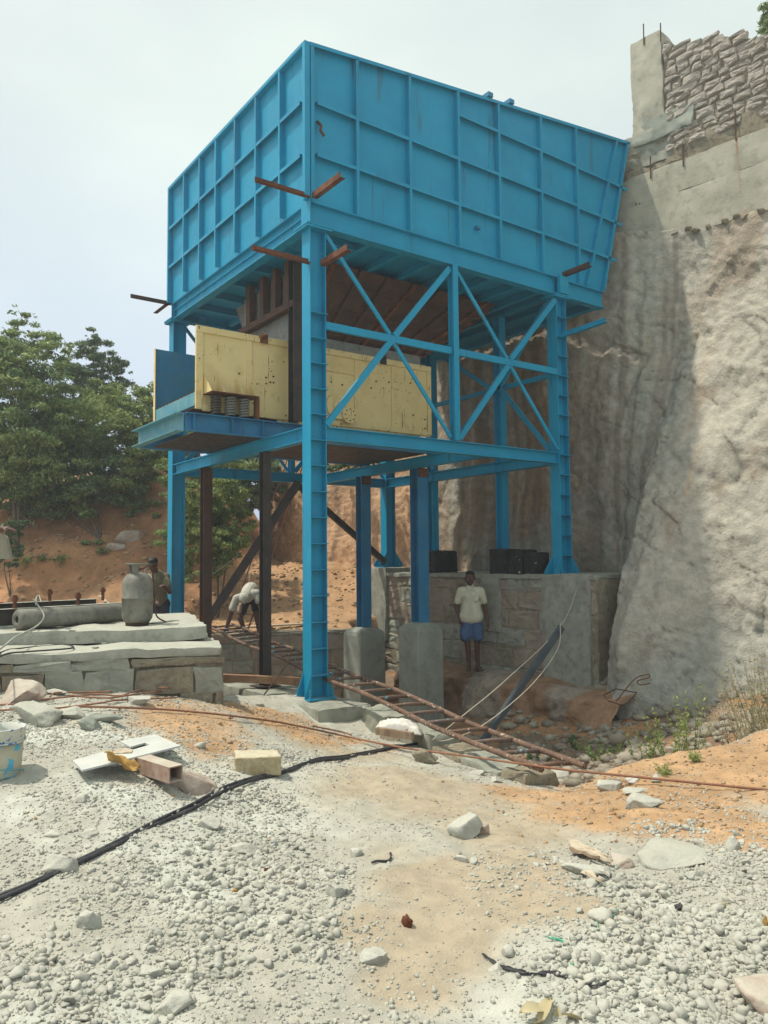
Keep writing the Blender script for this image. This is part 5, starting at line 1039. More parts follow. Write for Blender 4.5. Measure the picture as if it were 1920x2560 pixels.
# ================================================================ single rocks and things lying on the ground
rocks = [  # u, v of the foot, radii, material, label, seed
 (56, 1752, (.24, .13, .12), ROCKP, 'large pinkish angular rock beside the concrete slab at the left edge', 401),
 (118, 1720, (.07, .06, .07), ROCKM, 'pointed grey rock just right of the large pinkish rock', 402),
 (140, 1735, (.10, .06, .04), ROCKM, 'flat grey rock lying right of the pointed one by the slab', 403),
 (108, 1800, (.24, .12, .10), DUSTC, 'broken pale green-grey lump of concrete in the rebar at the left', 404),
 (165, 1793, (.15, .09, .06), DUSTC, 'second broken concrete lump where the long rebar ends', 405),
 (345, 1758, (.11, .08, .06), ROCKM, 'grey rock lying among the rebar loops', 406),
 (250, 1800, (.16, .07, .04), CONCG, 'flat grey slab piece beneath the long rebar', 407),
 (228, 1825, (.08, .06, .07), CONCG, 'small square lump of grey concrete near the bucket rebar', 408),
 (470, 1975, (.15, .10, .12), ROCKP, 'pink and grey wedge-shaped rock at the open end of the square tube', 409),
 (1168, 2085, (.115, .085, .105), ROCKM, 'pyramid-shaped grey rock standing alone on the bare tan earth', 410),
 (1205, 2085, (.05, .05, .06), ROCKP, 'small pinkish stone tucked behind the pyramid-shaped rock', 411),
 (1605, 2018, (.12, .065, .06), ROCKM, 'whitish double-lobed rock on the orange earth below the long rebar', 412),
 (1525, 1975, (.09, .06, .055), ROCKM, 'rounded grey rock on the orange earth left of the paper scrap', 413),
 (1585, 1982, (.10, .05, .035), ROCKM, 'low flat grey rock below the paper scrap', 414),
 (1640, 1955, (.04, .035, .045), ROCKM, 'small upright grey rock just under the long rebar', 415),
 (1912, 2512, (.105, .10, .085), ROCKP, 'big pinkish brown boulder at the lower right edge', 416),
 (1700, 2145, (.25, .18, .05), DUSTC, 'broad pale flat stone half buried in gravel at the right', 417),
 (1470, 2185, (.13, .07, .04), ROCKM, 'flat grey slate under the splintered wood', 418),
 (1560, 2165, (.08, .06, .045), ROCKP, 'brownish rounded rock right of the splintered wood', 419),
 (1835, 2125, (.055, .05, .045), ROCKM, 'round grey stone at the edge of the orange earth', 420),
 (1740, 2195, (.07, .045, .03), ROCKM, 'flat lens-shaped stone below the broad pale stone', 421),
 (155, 2178, (.085, .07, .06), ROCKM, 'grey rock sitting against the upper side of the black hose', 422),
 (224, 2320, (.045, .04, .055), ROCKM, 'block-shaped pale stone in the gravel below the hose', 423),
 (523, 2070, (.07, .05, .04), ROCKM, 'pale rock just below the hose near the middle left', 424),
 (610, 2130, (.07, .06, .045), ROCKM, 'largest pale stone of the central gravel heap', 425),
 (650, 1765, (.05, .04, .03), ROCKM, 'stone on the crest of the sandy mound', 426),
 (840, 2240, (.06, .05, .045), ROCKM, 'greenish grey stone at the right side of the central gravel', 427),
 (890, 2140, (.045, .04, .035), ROCKM, 'lone light stone above the bent cable scrap', 428),
 (1150, 2150, (.04, .025, .025), ROCKM, 'small dark stone below the pyramid-shaped rock', 429),
 (1185, 2160, (.025, .025, .022), ROCKM, 'rounded pebble beside the small dark stone', 430),
 (375, 2440, (.055, .035, .03), ROCKM, 'smooth greenish stone near the bottom left', 431),
 (432, 2530, (.06, .055, .05), ROCKM, 'large rounded stone at the bottom edge left of centre', 432),
 (940, 2405, (.055, .05, .04), ROCKM, 'white-topped stone near the bottom centre', 433),
 (1270, 2385, (.035, .03, .025), ROCKM, 'grey stone at the inner edge of the right gravel', 434),
 (1245, 2425, (.035, .03, .02), ROCKM, 'pointed grey stone above the black strip', 435),
 (1500, 2300, (.045, .04, .035), ROCKM, 'round stone beside the upper green string', 436),
 (500, 1868, (.05, .04, .03), ROCKM, 'pale stone at the foot of the sandy mound', 437),
 (1125, 1845, (.17, .05, .06), MORT, 'rough lump of stone at the end of the kerb under the ladder', 438),
 (1060, 1905, (.11, .09, .08), MORT, 'brown split rock by the kerb below the ladder', 439),
 (1195, 1935, (.08, .05, .03), ROCKM, 'broken white stone in front of the kerb', 440),
 (1240, 1955, (.06, .04, .03), ROCKM, 'second white stone in front of the kerb', 441),
 (1385, 1955, (.14, .11, .10), ROCKM, 'grey rock under the end of the ladder', 442),
 (130, 2090, (.05, .04, .02), ROCKM, 'flat stone on the dusty left heap', 443), (220, 2090, (.06, .05, .025), ROCKM, 'low stone buried in the dusty left heap', 444), (205, 1998, (.05, .04, .03), ROCKM, 'single pale stone on the dusty slope below the plate', 445)]
for (u, v, r, M_, lab, sd_) in rocks:
    h = hit(u, v); a = Matrix.Rotation(YAW-math.pi/2+random.uniform(-.3, .3), 4, 'Z'); h.z += r[2]*.35
    tag(blob('rock', h, r, M_, seed=sd_, sub=4 if max(r) > .05 else 3, M=a, rough=.07, flat=True, ns=3.4), lab, 'rock', 'loose rocks on the ground')
# sandstone block
h = hit(650, 1928); Mb = Matrix.Rotation(-.38, 4, 'Z'); hx_ = (.165, .125, .072)
sb = roughbox('sandstone_block', (h.x-hx_[0]-.02, h.y-hx_[1], h.z-.01), (h.x+hx_[0]-.02, h.y+hx_[1], h.z+.135), ROCKO, n=.014, cell=.012, seed=71, M=Mb, bev=.012, chip=.05); tag(sb, 'square-cut yellow sandstone block sitting on the gravel beside the hose', 'stone block')
# bucket
bk = hit(20, 1935); bk.z -= .01
bpos = Vector(at(2, 1930, (bk-Vector(CP)).dot(Vector(Fv)))); bpos.z = bk.z
kt = root('paint_bucket', bpos, 'white paint bucket streaked with blue and ochre paint at the left edge', 'bucket')
BUCK = mat('paint_streaked_plastic', [(.44, .42, .31), (.30, .42, .44), (.46, .36, .20)], 9, .6, .1, 40, .003, spots=((.10, .38, .52), 11, .60), lohi=(.45, .6))
BUCKR = mat('bucket_rim_plastic', [(.52, .53, .46), (.60, .60, .53)], 9, .6, .1, 40, .003, spots=((.03, .16, .42), 30, .60))
lathe([(.0, .0), (.112, .0), (.118, .01), (.132, .235), (.128, .235), (.112, .012), (0, .011)], bpos, 36, 'bucket_shell', BUCK, kt)
lathe([(.132, .222), (.141, .224), (.143, .30), (.147, .302), (.147, .31), (.135, .31), (.134, .225)], bpos, 36, 'bucket_rim', BUCKR, kt)
lathe([(.135, .218), (.148, .218), (.148, .226), (.135, .226)], bpos, 36, 'bucket_rim', BUCKR, kt)
MB().tube(catm([bpos+Vector(Rv)*.145+Vector((0, 0, .04)), bpos+Vector(Rv)*.10-Vector(Fv)*.125+Vector((0, 0, .075)), bpos-Vector(Fv)*.15+Vector((0, 0, .09)), bpos-Vector(Rv)*.12-Vector(Fv)*.12+Vector((0, 0, .08))]), .004, 6).build('bucket_handle', BLUEL, kt, True)
# L-shaped steel plate, square tube, ochre cloth, board
h0 = hit(330, 1905); zpl = h0.z+.075
def PPz(u, v, z): return zpt(u, v, z)
PZt = [(200, 1925), (182, 1906), (275, 1878), (312, 1890), (375, 1862), (365, 1864), (325, 1870), (300, 1855), (385, 1838), (452, 1868)]
PL = [(205, 1930), (182, 1905), (270, 1880), (300, 1888), (374, 1866), (362, 1861), (326, 1871), (300, 1857), (388, 1840), (452, 1868)]
base_z = [zpl-.06, zpl-.04, zpl-.01, zpl, zpl+.012, zpl+.012, zpl+.006, zpl+.004, zpl+.02, zpl+.02]
pz = zpl; q = [PPz(u, v, pz) for u, v in PL]; n = len(q)
lp = MB().add([p+Vector((0, 0, .012)) for p in q]+q, [tuple(range(n)), tuple(range(n, 2*n))[::-1]]+[(i, n+i, n+(i+1) % n, (i+1) % n) for i in range(n)]).build('steel_plate', mat('bright_dusty_plate', [(.42, .45, .45), (.56, .58, .56)], 5, .45, .1, 60, .002, dust=(.60, .60, .54)), None, loc=q[0]); tag(lp, 'pale notched flat steel plate propped over a square tube on the gravel', 'plate')
bm = bmesh.new(); bm.from_mesh(lp.data); bmesh.ops.recalc_face_normals(bm, faces=bm.faces); bm.to_mesh(lp.data); bm.free()
ta, tb = zpt(345, 1905, zpl-.045), zpt(440, 1935, zpl-.045)
td = (tb-ta).normalized(); ta = ta-td*.25; tt_ = MB(); w2 = .05
for (ox, oz, sx, sz) in ((0, w2-.004, 2*w2, .008), (0, -w2+.004, 2*w2, .008), (-w2+.004, 0, .008, 2*w2-.016), (w2-.004, 0, .008, 2*w2-.016)):
    _, X_, Y_, Z_, l_ = tt_.frame(ta, tb); tt_.bar(ta+X_*ox+Y_*oz, tb+X_*ox+Y_*oz, sx, sz)
tag(tt_.build('square_tube', mat('dusty_rust_tube', [(.30, .19, .14), (.40, .31, .25), (.24, .13, .09)], 7, .85, .4, 60, .004, dust=(.50, .46, .38)), None, loc=ta), 'dusty rust-brown square steel tube with open end under the notched plate', 'steel tube')
cn = 26; U_, W_ = np.meshgrid(np.linspace(0, 1, cn), np.linspace(0, 1, cn), indexing='ij'); ca_, cb_ = PPz(266, 1922, zpl-.035), PPz(345, 1926, zpl-.035)
cz_ = .085*(1-U_)**.8*(1-.35*W_)+.03*fbm(U_*3, W_*5, o=3, seed=151)+.02*np.sin(W_*9+U_*4)*(1-U_); cv = np.array(cb_-ca_); sdv = np.array(Vector(Fv)); sdv[2] = 0
Pc = np.array(ca_)[None, None]+cv[None, None]*U_[..., None]+sdv[None, None]*(W_[..., None]-.3)*.16*(1-.4*U_[..., None])+np.stack([0*cz_, 0*cz_, np.maximum(cz_, .003)], 2)
yc_ = npmesh('ochre_cloth', Pc.reshape(-1, 3)-np.array(ca_), gridf(cn, cn), YCL, smooth=True); yc_.location = ca_; tag(yc_, 'crumpled ochre cloth or glove lying at the edge of the notched plate', 'cloth'); yc_.modifiers.new('s', 'SOLIDIFY').thickness = .003
h = PPz(280, 1883, zpl+.012); tag(MB().bar(h, PPz(330, 1880, zpl+.015), .06, .012).build('board_offcut', WOODP, None, loc=h), 'small pale board offcut sticking out behind the plate', 'board')
# rebar: long line, loops
D_0 = float((np.array(hit(860, 1848))-CP)@Fv)-.05
REB = mat('rebar_rust', [(.20, .095, .06), (.30, .15, .09)], 12, .85, .6, 160, .003)
def onl(L_, dz=.015): return [tuple(hit(u, v)+Vector((0, 0, dz))) for u, v in L_]
tag(MB().tube(catm(onl([(192, 1777), (260, 1778), (330, 1780), (430, 1785), (520, 1793), (610, 1803), (700, 1815), (780, 1831), (860, 1848)], .035)+[tuple(at(u_, v_, 1/(1/D_0+(1/6.0-1/D_0)*(u_-860)/560))) for u_, v_ in ((1000, 1868), (1150, 1888), (1300, 1909))]+[tuple(at(1420, 1925, 6.0)), tuple(at(1600, 1943, 5.75)), tuple(at(1800, 1963, 5.5)), tuple(at(1990, 1982, 5.3))], 8), .0095, 7).build('reinforcing_bar', REB, None, True), 'long brown reinforcing bar stretched across the whole foreground', 'steel bar')
for i, (L_, lb) in enumerate([([(-20, 1768), (60, 1767), (130, 1775)], 'straight bar entering from the left edge beneath the big pinkish rock'), ([(-20, 1785), (80, 1781), (150, 1778), (250, 1766), (300, 1758), (440, 1752)], 'lower bar at the left running into the loops'),
    ([(125, 1752), (140, 1742), (200, 1741), (280, 1739)], 'bent hook end of a bar left of the loops'), ([(100, 1762), (180, 1754), (240, 1748), (300, 1752), (330, 1742), (380, 1733), (440, 1732), (520, 1738), (550, 1744)], 'looping bar curving up to the mound'),
    ([(170, 1753), (260, 1760), (330, 1752), (400, 1742), (455, 1738)], 'thin bar crossing inside the loops'), ([(780, 1830), (850, 1843), (880, 1852)], 'short rusty bar beside the long one on the sand')]):
    tag(MB().tube(catm(onl(L_, .02+.008*i), 8), .008, 6).build('reinforcing_bar', REB, None, True), lb, 'steel bar', 'rusty bars on the gravel')
sq = [at(1508, 1738, 9.6), at(1540, 1722, 9.9), at(1592, 1732, 9.8), at(1565, 1766, 9.4), at(1520, 1752, 9.4), at(1508, 1738, 9.6)]
tag(MB().tube([tuple(p) for p in sq], .008, 6).build('bent_bar_ring', RUSTB, None), 'square ring of bent bar on the shaded rock slope', 'steel bar')
tag(MB().tube(catm([tuple(at(u, v, 9.8)) for u, v in ((1540, 1755), (1565, 1722), (1590, 1695), (1620, 1686), (1622, 1694), (1595, 1702), (1600, 1712), (1625, 1708))]), .007, 6).build('wire_coil', RUST, None, True), 'tangle of rusty wire above the square bar ring', 'wire')
# black hose: two lines side by side
for i, (dv_, lb) in enumerate(((0, 'upper of the two black hoses crossing the gravel diagonally'), (9, 'lower of the two black hoses crossing the gravel diagonally'))):
    L_ = [(-60, 2270+dv_), (80, 2215+dv_*.7), (190, 2162+dv_*.6), (300, 2108+dv_*.8), (400, 2055+dv_), (480, 2018+dv_*1.3), (560, 1975+dv_), (640, 1948+dv_*.6), (688, 1940+dv_*.3), (740, 1926-dv_*.5), (790, 1903+dv_*.5), (860, 1895+dv_*.6), (940, 1880+dv_*.3), (1010, 1868), (1075, 1858)]
    tag(MB().tube(catm(onl(L_, .016), 8), .0125, 8).build('black_hose', RUBB, None, True), lb, 'hose', 'black hoses')
# plank with plastic sack at the ladder
ZS = -.02; a_, b_ = zpt(942, 1838, ZS), zpt(1032, 1852, ZS)
tag(MB().bar(a_+Vector((0, 0, .045)), b_+Vector((0, 0, .045)), .05, .07).build('timber_block', WOOD, None, loc=a_), 'short brown timber block holding down the white plastic sack', 'timber')
cn = 40; U_, W_ = np.meshgrid(np.linspace(0, 1, cn), np.linspace(0, 1, cn), indexing='ij'); O_ = np.array(zpt(938, 1836, ZS)); e_u = np.array(zpt(1056, 1842, ZS))-O_; e_w = np.array([.588, .809, 0])*.30
bz_ = .05+.07*np.sin(np.pi*np.clip(U_*1.0, 0, 1))*np.sin(np.pi*np.clip(W_*.9+.1, 0, 1))+.022*fbm(U_*5, W_*5, o=3, seed=161)+.01*fbm(U_*14, W_*14, o=2, seed=163); edge = np.minimum(np.minimum(U_, 1-U_), np.minimum(W_, 1-W_)); bz_ = bz_*sstep(-.02, .12, edge)+.012
wob = .05*fbm(U_*3, W_*3, o=2, seed=165); Pc = O_[None, None]+e_u[None, None]*(U_[..., None]+wob[..., None]*.4)+e_w[None, None]*(W_[..., None]+wob[..., None])
Pc[..., 2] = np.maximum(ground(Pc[..., 0].ravel(), Pc[..., 1].ravel()).reshape(cn, cn), ZS)+bz_
wp = npmesh('plastic_sack', Pc.reshape(-1, 3)-O_, gridf(cn, cn), mat('white_sack', [(.55, .53, .47), (.66, .64, .58)], 10, .5, .5, 22, .01, spots=((.40, .20, .16), 16, .66)), smooth=True); wp.location = O_; tag(wp, 'crumpled white plastic sack lying against the ladder', 'plastic sack'); wp.modifiers.new('s', 'SOLIDIFY').thickness = .002
for i, (u, v, r, M_, nm, lb) in enumerate([(1255, 1890, (.10, .05, .03), WHITEP, 'plastic_scrap', 'white torn plastic scrap seen through the ladder rungs'), (1580, 1955, (.07, .03, .028), WHITEP, 'crumpled_paper', 'crumpled yellowish white paper on the orange earth between two rocks'),
    (885, 1845, (.02, .015, .03), WHITEP, 'paper_scrap', 'tiny white scrap on the orange sand by the long bar'), (592, 2230, (.02, .016, .012), YCL, 'yellow_scrap', 'bright yellow scrap in the central gravel heap'), (730, 2210, (.03, .018, .016), ROCKP, 'brick_chip', 'cream pink brick chip in the central gravel'),
    (1640, 2490, (.035, .03, .008), PAPER, 'tile_piece', 'pale tile-like piece lying in the coarse right gravel'), (1810, 2275, (.012, .008, .03), LEAFD, 'dry_leaf', 'upright pale dry leaf in the right gravel'), (1912, 2320, (.012, .012, .03), YCL, 'dry_leaf', 'orange dry leaf at the right edge'),
    (1018, 2320, (.015, .025, .04), RUST, 'rust_chip', 'rust-coloured leaf-shaped chip near the bottom centre'), (665, 1952+225, (.012, .010, .010), RUST, 'rust_chip', 'tiny rust chip in the central gravel'), (1700, 2275, (.03, .03, .02), RUBB, 'rag_scrap', 'dark bluish rag scrap in the right gravel'),
    (1745, 1650, (.16, .07, .05), WHITEP, 'plastic_scrap', 'white plastic scrap on the shaded slope under the cliff')]):
    h = hit(u, v); h.z += r[2]*.5; tag(blob(nm, h, r, M_, seed=500+i, sub=3, flat=True, rough=.25, ns=3), lb, nm.replace('_', ' '))
# splintered wood
for i, (u0, v0, u1, v1, w_, M_, lb) in enumerate([(1420, 2112, 1520, 2160, .035, WOODP, 'long pale splinter of the broken wood, topmost'), (1428, 2125, 1532, 2172, .045, WOODP, 'widest splinter of the broken wood, in the middle'), (1425, 2135, 1500, 2165, .02, WOOD, 'thin dark splinter beneath the broken wood'), (1455, 2185, 1505, 2225, .03, WOODP, 'short brown splinter below the flat slate'), (1480, 2175, 1525, 2210, .03, ROCKM, 'pale stone sliver beside the short splinter')]):
    a_, b_ = hit(u0, v0)+Vector((0, 0, .03)), hit(u1, v1)+Vector((0, 0, .04)); m = MB(); _, X_, Y_, Z_, l_ = m.frame(a_, b_); P_ = [a_.lerp(b_, k/6)+Vector((0, 0, .006*math.sin(k*2+i))) for k in range(7)]
    vs = []; fs = []
    for k, p in enumerate(P_):
        ww = w_*(.35+.65*math.sin(math.pi*min(1, (k+1)/5)))*(.3 if k in (0, 6) else 1); vs += [p-X_*ww-Y_*.006, p+X_*ww*.8-Y_*.006, p+X_*ww*.7+Y_*.006, p-X_*ww*.8+Y_*.007]
    for k in range(6):
        for j in range(4): fs.append((k*4+j, k*4+(j+1) % 4, k*4+4+(j+1) % 4, k*4+4+j))
    fs += [(0, 3, 2, 1), (24, 25, 26, 27)]; tag(m.add(vs, fs).build('wood_splinter' if M_ != ROCKM else 'stone_sliver', M_, None, loc=a_), lb, 'wood' if M_ != ROCKM else 'stone')
# black strip, cable scrap, green strings
def strip(L_, w_, name, matr, lab, cat, dz=.012):
    P_ = catm(onl(L_, dz), 6); vs = []; fs = []
    for k, p in enumerate(P_):
        t_ = (P_[min(k+1, len(P_)-1)]-P_[max(k-1, 0)]).normalized(); s_ = Vector((0, 0, 1)).cross(t_).normalized(); ww = w_*(.3+.7*math.sin(math.pi*k/(len(P_)-1)))*(1+.3*math.sin(k*1.3)); an = .9*math.sin(k*.6); s_ = s_*math.cos(an)+Vector((0, 0, 1))*math.sin(an)*.6
        vs += [p-s_*ww, p+s_*ww]
        if k: fs.append((2*k-2, 2*k-1, 2*k+1, 2*k))
    o = MB().add(vs, fs).build(name, matr, None, True, loc=P_[0]); o.modifiers.new('s', 'SOLIDIFY').thickness = .003; return tag(o, lab, cat)
strip([(1206, 2392), (1235, 2412), (1275, 2430), (1330, 2442), (1385, 2441), (1420, 2455), (1460, 2472), (1500, 2470), (1540, 2455)], .013, 'rubber_strip', RUBB, 'twisted black rubber strip lying near the bottom right of centre', 'strip')
cable('cable_scrap', onl([(930, 2162), (945, 2158), (970, 2158), (978, 2148), (976, 2138)], .012), .007, RUBB, 'short bent piece of dark cable on the bare tan earth', 'cable')
for nm, pts in (('upper green plastic string tangled beside the round stone', [(1515, 2288), (1530, 2282), (1545, 2280), (1535, 2288), (1520, 2292), (1538, 2295)]), ('lower green plastic string on the tan earth', [(1368, 2348), (1385, 2355), (1405, 2352), (1398, 2360), (1415, 2362), (1380, 2350)]), ('short green string bit between the two tangles', [(1492, 2310), (1495, 2322), (1492, 2332)]), ('tiny green string bit above the black strip', [(1426, 2416), (1430, 2420), (1434, 2414)])):
    cable('green_string', onl(pts, .012), .0028, GREENS, nm, 'string', 8, 5)
strip([(548, 2186), (565, 2184), (588, 2182)], .012, 'rubber_scrap', RUBB, 'small black rubber scrap in the central gravel', 'scrap')
# ================================================================ plants
def leafcloud(name, centers, radii, n, size, matr, parent=None, seed=0, droop=0, asp=.45, shell=.35, kind=None, label=None, cat=None, fold=True):
    r_ = np.random.default_rng(seed); C_ = np.array(centers, float); Rr = np.array(radii, float).reshape(len(C_), -1); Rr = np.repeat(Rr, 3, 1) if Rr.shape[1] == 1 else Rr
    wgt = Rr.prod(1)**.67; wgt /= wgt.sum(); ci = r_.choice(len(C_), n, p=wgt); D = r_.normal(size=(n, 3)); D /= np.linalg.norm(D, axis=1)[:, None]; rad = (1-shell*r_.random(n)**1.3)*(1+.32*r_.normal(size=n))
    P = C_[ci]+D*Rr[ci]*rad[:, None]; Nn = D*.5+r_.normal(size=(n, 3))*.6+np.array([0, 0, .5])[None]; Nn /= np.linalg.norm(Nn, axis=1)[:, None]
    A = np.cross(Nn, r_.normal(size=(n, 3))); A[:, 2] -= droop; A /= np.linalg.norm(A, axis=1)[:, None]; B = np.cross(Nn, A); s = size*r_.uniform(.6, 1.35, n)[:, None]
    V = np.stack([P-A*s, P+B*s*asp+A*s*.1, P+A*s, P-B*s*asp+A*s*.1], 1).reshape(-1, 3); F_ = np.arange(n*4).reshape(n, 4)
    base = np.array(wloc(parent)) if parent else np.zeros(3); o = npmesh(name, V-base[None], F_, matr, parent)
    if kind: o['kind'] = kind
    return o
def limbs(base, tips, r0, matr, parent, seed=0):
    r_ = random.Random(seed); m = MB(); b = Vector(base)
    for tp in tips:
        tp = Vector(tp); mid = b.lerp(tp, .5)+Vector((r_.uniform(-.2, .2), r_.uniform(-.2, .2), r_.uniform(-.05, .25))); P_ = catm([b, mid, tp], 6); m.tube(P_, [r0*(1-.85*k/(len(P_)-1)) for k in range(len(P_))], 6)
    return m.build('trunk', matr, parent, True)
def tree(name, base, blobs, n, size, matr, lab, seed, r0=.12, droop=.3, mat2=None, cat='tree', asp=.35):
    """blobs: (u, v, d, radius px) clumps given where the crown stands"""
    t = root(name, base, lab, cat, None); r_ = random.Random(seed); C_ = []; Rr = []
    for (u, v, d, rp) in blobs:
        rm = rp/FPX*d; c = Vector(at(u, v, d)); k = max(3, int(rp/11))
        for _ in range(k*5):
            D = Vector((r_.gauss(0, 1), r_.gauss(0, 1), r_.gauss(0, 1))).normalized()*rm*(.25+.95*r_.random()**.8); C_.append(tuple(c+D)); q = rm*r_.uniform(.12, .30); Rr.append((q*1.25, q*1.25, q*.5))
    limbs(base, [tuple(Vector(at(u, v, d))) for (u, v, d, rp) in blobs][:3], r0*.5, BARK, t, seed)
    n2 = int(n*.4) if mat2 else 0
    leafcloud('crown', C_, Rr, n-n2, size, matr, t, seed, droop, asp)
    if n2: leafcloud('crown', C_[::2], Rr[::2], n2, size*1.05, mat2, t, seed+1, droop, asp)
    return t
def gp(u, d): x, y = atd(u, d); return Vector((x, y, gz(x, y)-.05))
tree('leafy_tree', gp(42, 17.6), [(40, 860, 18, 70), (110, 930, 18, 75), (20, 960, 17.6, 90), (150, 1010, 18, 70), (60, 1060, 17.5, 95), (-30, 880, 18, 90), (10, 1150, 17.4, 90), (120, 1130, 17.6, 80), (60, 800, 18.2, 35), (-60, 1050, 18, 110), (130, 870, 18.3, 45), (60, 1150, 17.9, 100), (150, 1080, 18.4, 80)], 60000, .056, LEAFA, 'tall leafy green tree with a thin pale trunk at the far left', 601, .10, .4, LEAFC)
tree('feathery_tree', gp(235, 21), [(235, 880, 21.5, 45), (215, 930, 21.5, 60), (275, 960, 21.5, 55), (245, 1000, 21.2, 70), (300, 925, 21.6, 28), (205, 985, 21.3, 55), (230, 842, 21.6, 25)], 22000, .055, LEAFB, 'darker feathery tree with a pointed top behind the bushes', 602, .10, .3)
tree('green_bush', gp(330, 19), [(330, 1010, 19.5, 60), (370, 1070, 19, 70), (280, 1080, 19, 80), (345, 1150, 18.8, 75), (220, 1100, 18.8, 80), (395, 985, 19.6, 30), (290, 1010, 19.6, 45), (180, 1060, 19.2, 50), (110, 1080, 19.4, 80), (240, 1020, 20, 60)], 44000, .05, LEAFC, 'yellow-green bushy growth right of the tall tree', 603, .08, .0, LEAFA, 'bush')
tree('dark_bush', gp(250, 18), [(300, 1210, 18.8, 70), (200, 1210, 18.4, 80), (90, 1220, 18.2, 80), (225, 1235, 18.2, 50), (60, 1200, 17.9, 70), (130, 1235, 18, 45), (280, 1190, 18.7, 60), (340, 1120, 19.2, 60), (370, 1160, 19, 45), (20, 1230, 18, 55), (400, 1150, 19.4, 40), (140, 1170, 18.8, 90), (-20, 1180, 18.5, 90), (330, 1240, 18.9, 60)], 40000, .055, LEAFB, 'dark shaded undergrowth overhanging the brown earth bank', 604, .07, .3, LEAFA, 'bush')
tree('low_bush', gp(28, 16.3), [(30, 1345, 16.4, 40), (15, 1390, 16.3, 35)], 3500, .05, LEAFB, 'small dark bush at the foot of the thin tree trunk', 605, .03, .2, None, 'bush')
tree('upright_bush', gp(545, 16.6), [(500, 1240, 17.6, 45), (560, 1260, 17.4, 50), (600, 1300, 17.4, 35), (520, 1330, 17.0, 55), (480, 1400, 16.8, 40), (560, 1360, 16.9, 50), (480, 1290, 17.2, 45), (610, 1240, 17.8, 25), (545, 1210, 17.8, 30), (500, 1180, 18.5, 50), (580, 1180, 18.5, 45), (450, 1200, 18, 50), (520, 1400, 16.6, 50), (450, 1350, 17, 50), (520, 1270, 17.2, 75), (530, 1340, 17.0, 70), (590, 1340, 17.1, 45), (470, 1430, 16.7, 35)], 60000, .045, LEAFC, 'upright leafy bush between the left column and the dark post', 606, .05, -.6, LEAFA, 'bush', .3)
tree('bank_trees', gp(600, 24), [(480, 1120, 25, 60), (560, 1140, 24, 55), (640, 1150, 23.5, 50), (430, 1080, 26, 70), (620, 1190, 23, 50), (650, 1230, 22.5, 40), (570, 1200, 23.5, 50), (655, 1180, 22.3, 55), (625, 1235, 22.6, 45)], 32000, .10, LEAFB, 'dark trees behind the bank seen under the left of the platform', 607, .1, .2)
tree('clifftop_bush', Vector((6.6, 8.6, 5.4)), [(850, 1150, 19, 40), (900, 1160, 18.5, 30), (800, 1145, 20, 35), (950, 1140, 18, 25)], 4000, .06, LEAFB, 'dark scrub on top of the earth cliff behind the platform', 608, .05, .2, None, 'bush')
tree('clifftop_tree', W0+wd_*4.5-wn*2+Vector((0, 0, 8.8)), [(1925, 60, 16, 35), (1945, 90, 16, 30), (1975, 30, 16, 60), (1915, 40, 16, 10)], 2600, .07, LEAFA, 'tip of a tree showing above the stone wall at the top right', 609, .05, .5)
def weed(u, v, hgt, n, lab, seed, matr=LEAFA, name='weed', spread=.12, leaf=.018, d=None, nl=14, cat='plant'):
    b = hit(u, v) if d is None else gp(u, d); t = root(name, b, lab, cat); r_ = random.Random(seed); m = MB(); cs = []
    for k in range(n):
        a = r_.uniform(0, 6.28); s0 = b+Vector((math.cos(a), math.sin(a), 0))*spread*r_.random()*.6; hh_ = hgt*r_.uniform(.55, 1.0); tip = s0+Vector((math.cos(a)*spread*r_.random(), math.sin(a)*spread*r_.random(), hh_)); mid = s0.lerp(tip, .5)+Vector((r_.uniform(-.02, .02), r_.uniform(-.02, .02), 0)); P_ = catm([s0, mid, tip], 5); m.tube(P_, [.0035*(1-.7*q/(len(P_)-1)) for q in range(len(P_))], 4)
        cs += [tuple(P_[int(q*(len(P_)-1))]) for q in np.linspace(.2, 1, nl)]
    m.build('stem', matr, t); leafcloud('foliage', cs, [.022]*len(cs), len(cs)*4, leaf, matr, t, seed, -.4, .3); return t
weed(1655, 1862, .62, 9, 'tall green weed with upright stems, left of the pair in the pit edge', 701, LEAFC, d=7.9, spread=.22, leaf=.022)
weed(1700, 1858, .80, 10, 'tallest green weed standing behind the orange ridge', 702, LEAFC, d=7.9, spread=.2, leaf=.022)
weed(1600, 1850, .5, 7, 'shorter green weed left of the tallest ones', 703, LEAFA, d=8.4, spread=.2, leaf=.022)
weed(1495, 1800, .28, 14, 'low dark green plant patch on the pit slope', 704, LEAFA, d=9.3, spread=.35, leaf=.024)
weed(1450, 1770, .2, 9, 'small green plants under the rock shelf', 705, LEAFB, d=10.2, spread=.3, leaf=.022)
weed(1810, 1700, .25, 6, 'leafy sprig growing on the shaded slope under the cliff', 706, LEAFA, d=10.5, spread=.14, leaf=.03)
weed(1345, 1785, .22, 6, 'dark green sprig at the foot of the leaning square beam', 707, LEAFB, d=9.8, spread=.2, leaf=.025)
for i, (u, d, lb) in enumerate([(1880, 7.3, 'dry straw-coloured weed clump at the right edge, nearest the ridge'), (1930, 7.0, 'dry straw-coloured weed cut by the right edge'), (1905, 8.2, 'dry pale weed clump farther back at the right edge'), (1850, 8.0, 'thin dry weed left of the clumps at the right edge')]):
    weed(u, 0, .75, 22, lb, 710+i, DRYST, 'dry_weed', .38, .016, d=d, nl=10)
weed(1740, 1905, .09, 7, 'small green tuft on the orange ridge', 720, LEAFC, spread=.05, leaf=.012)
weed(1655, 1938, .08, 7, 'small green tuft next to the long bar', 721, LEAFC, spread=.07, leaf=.012)
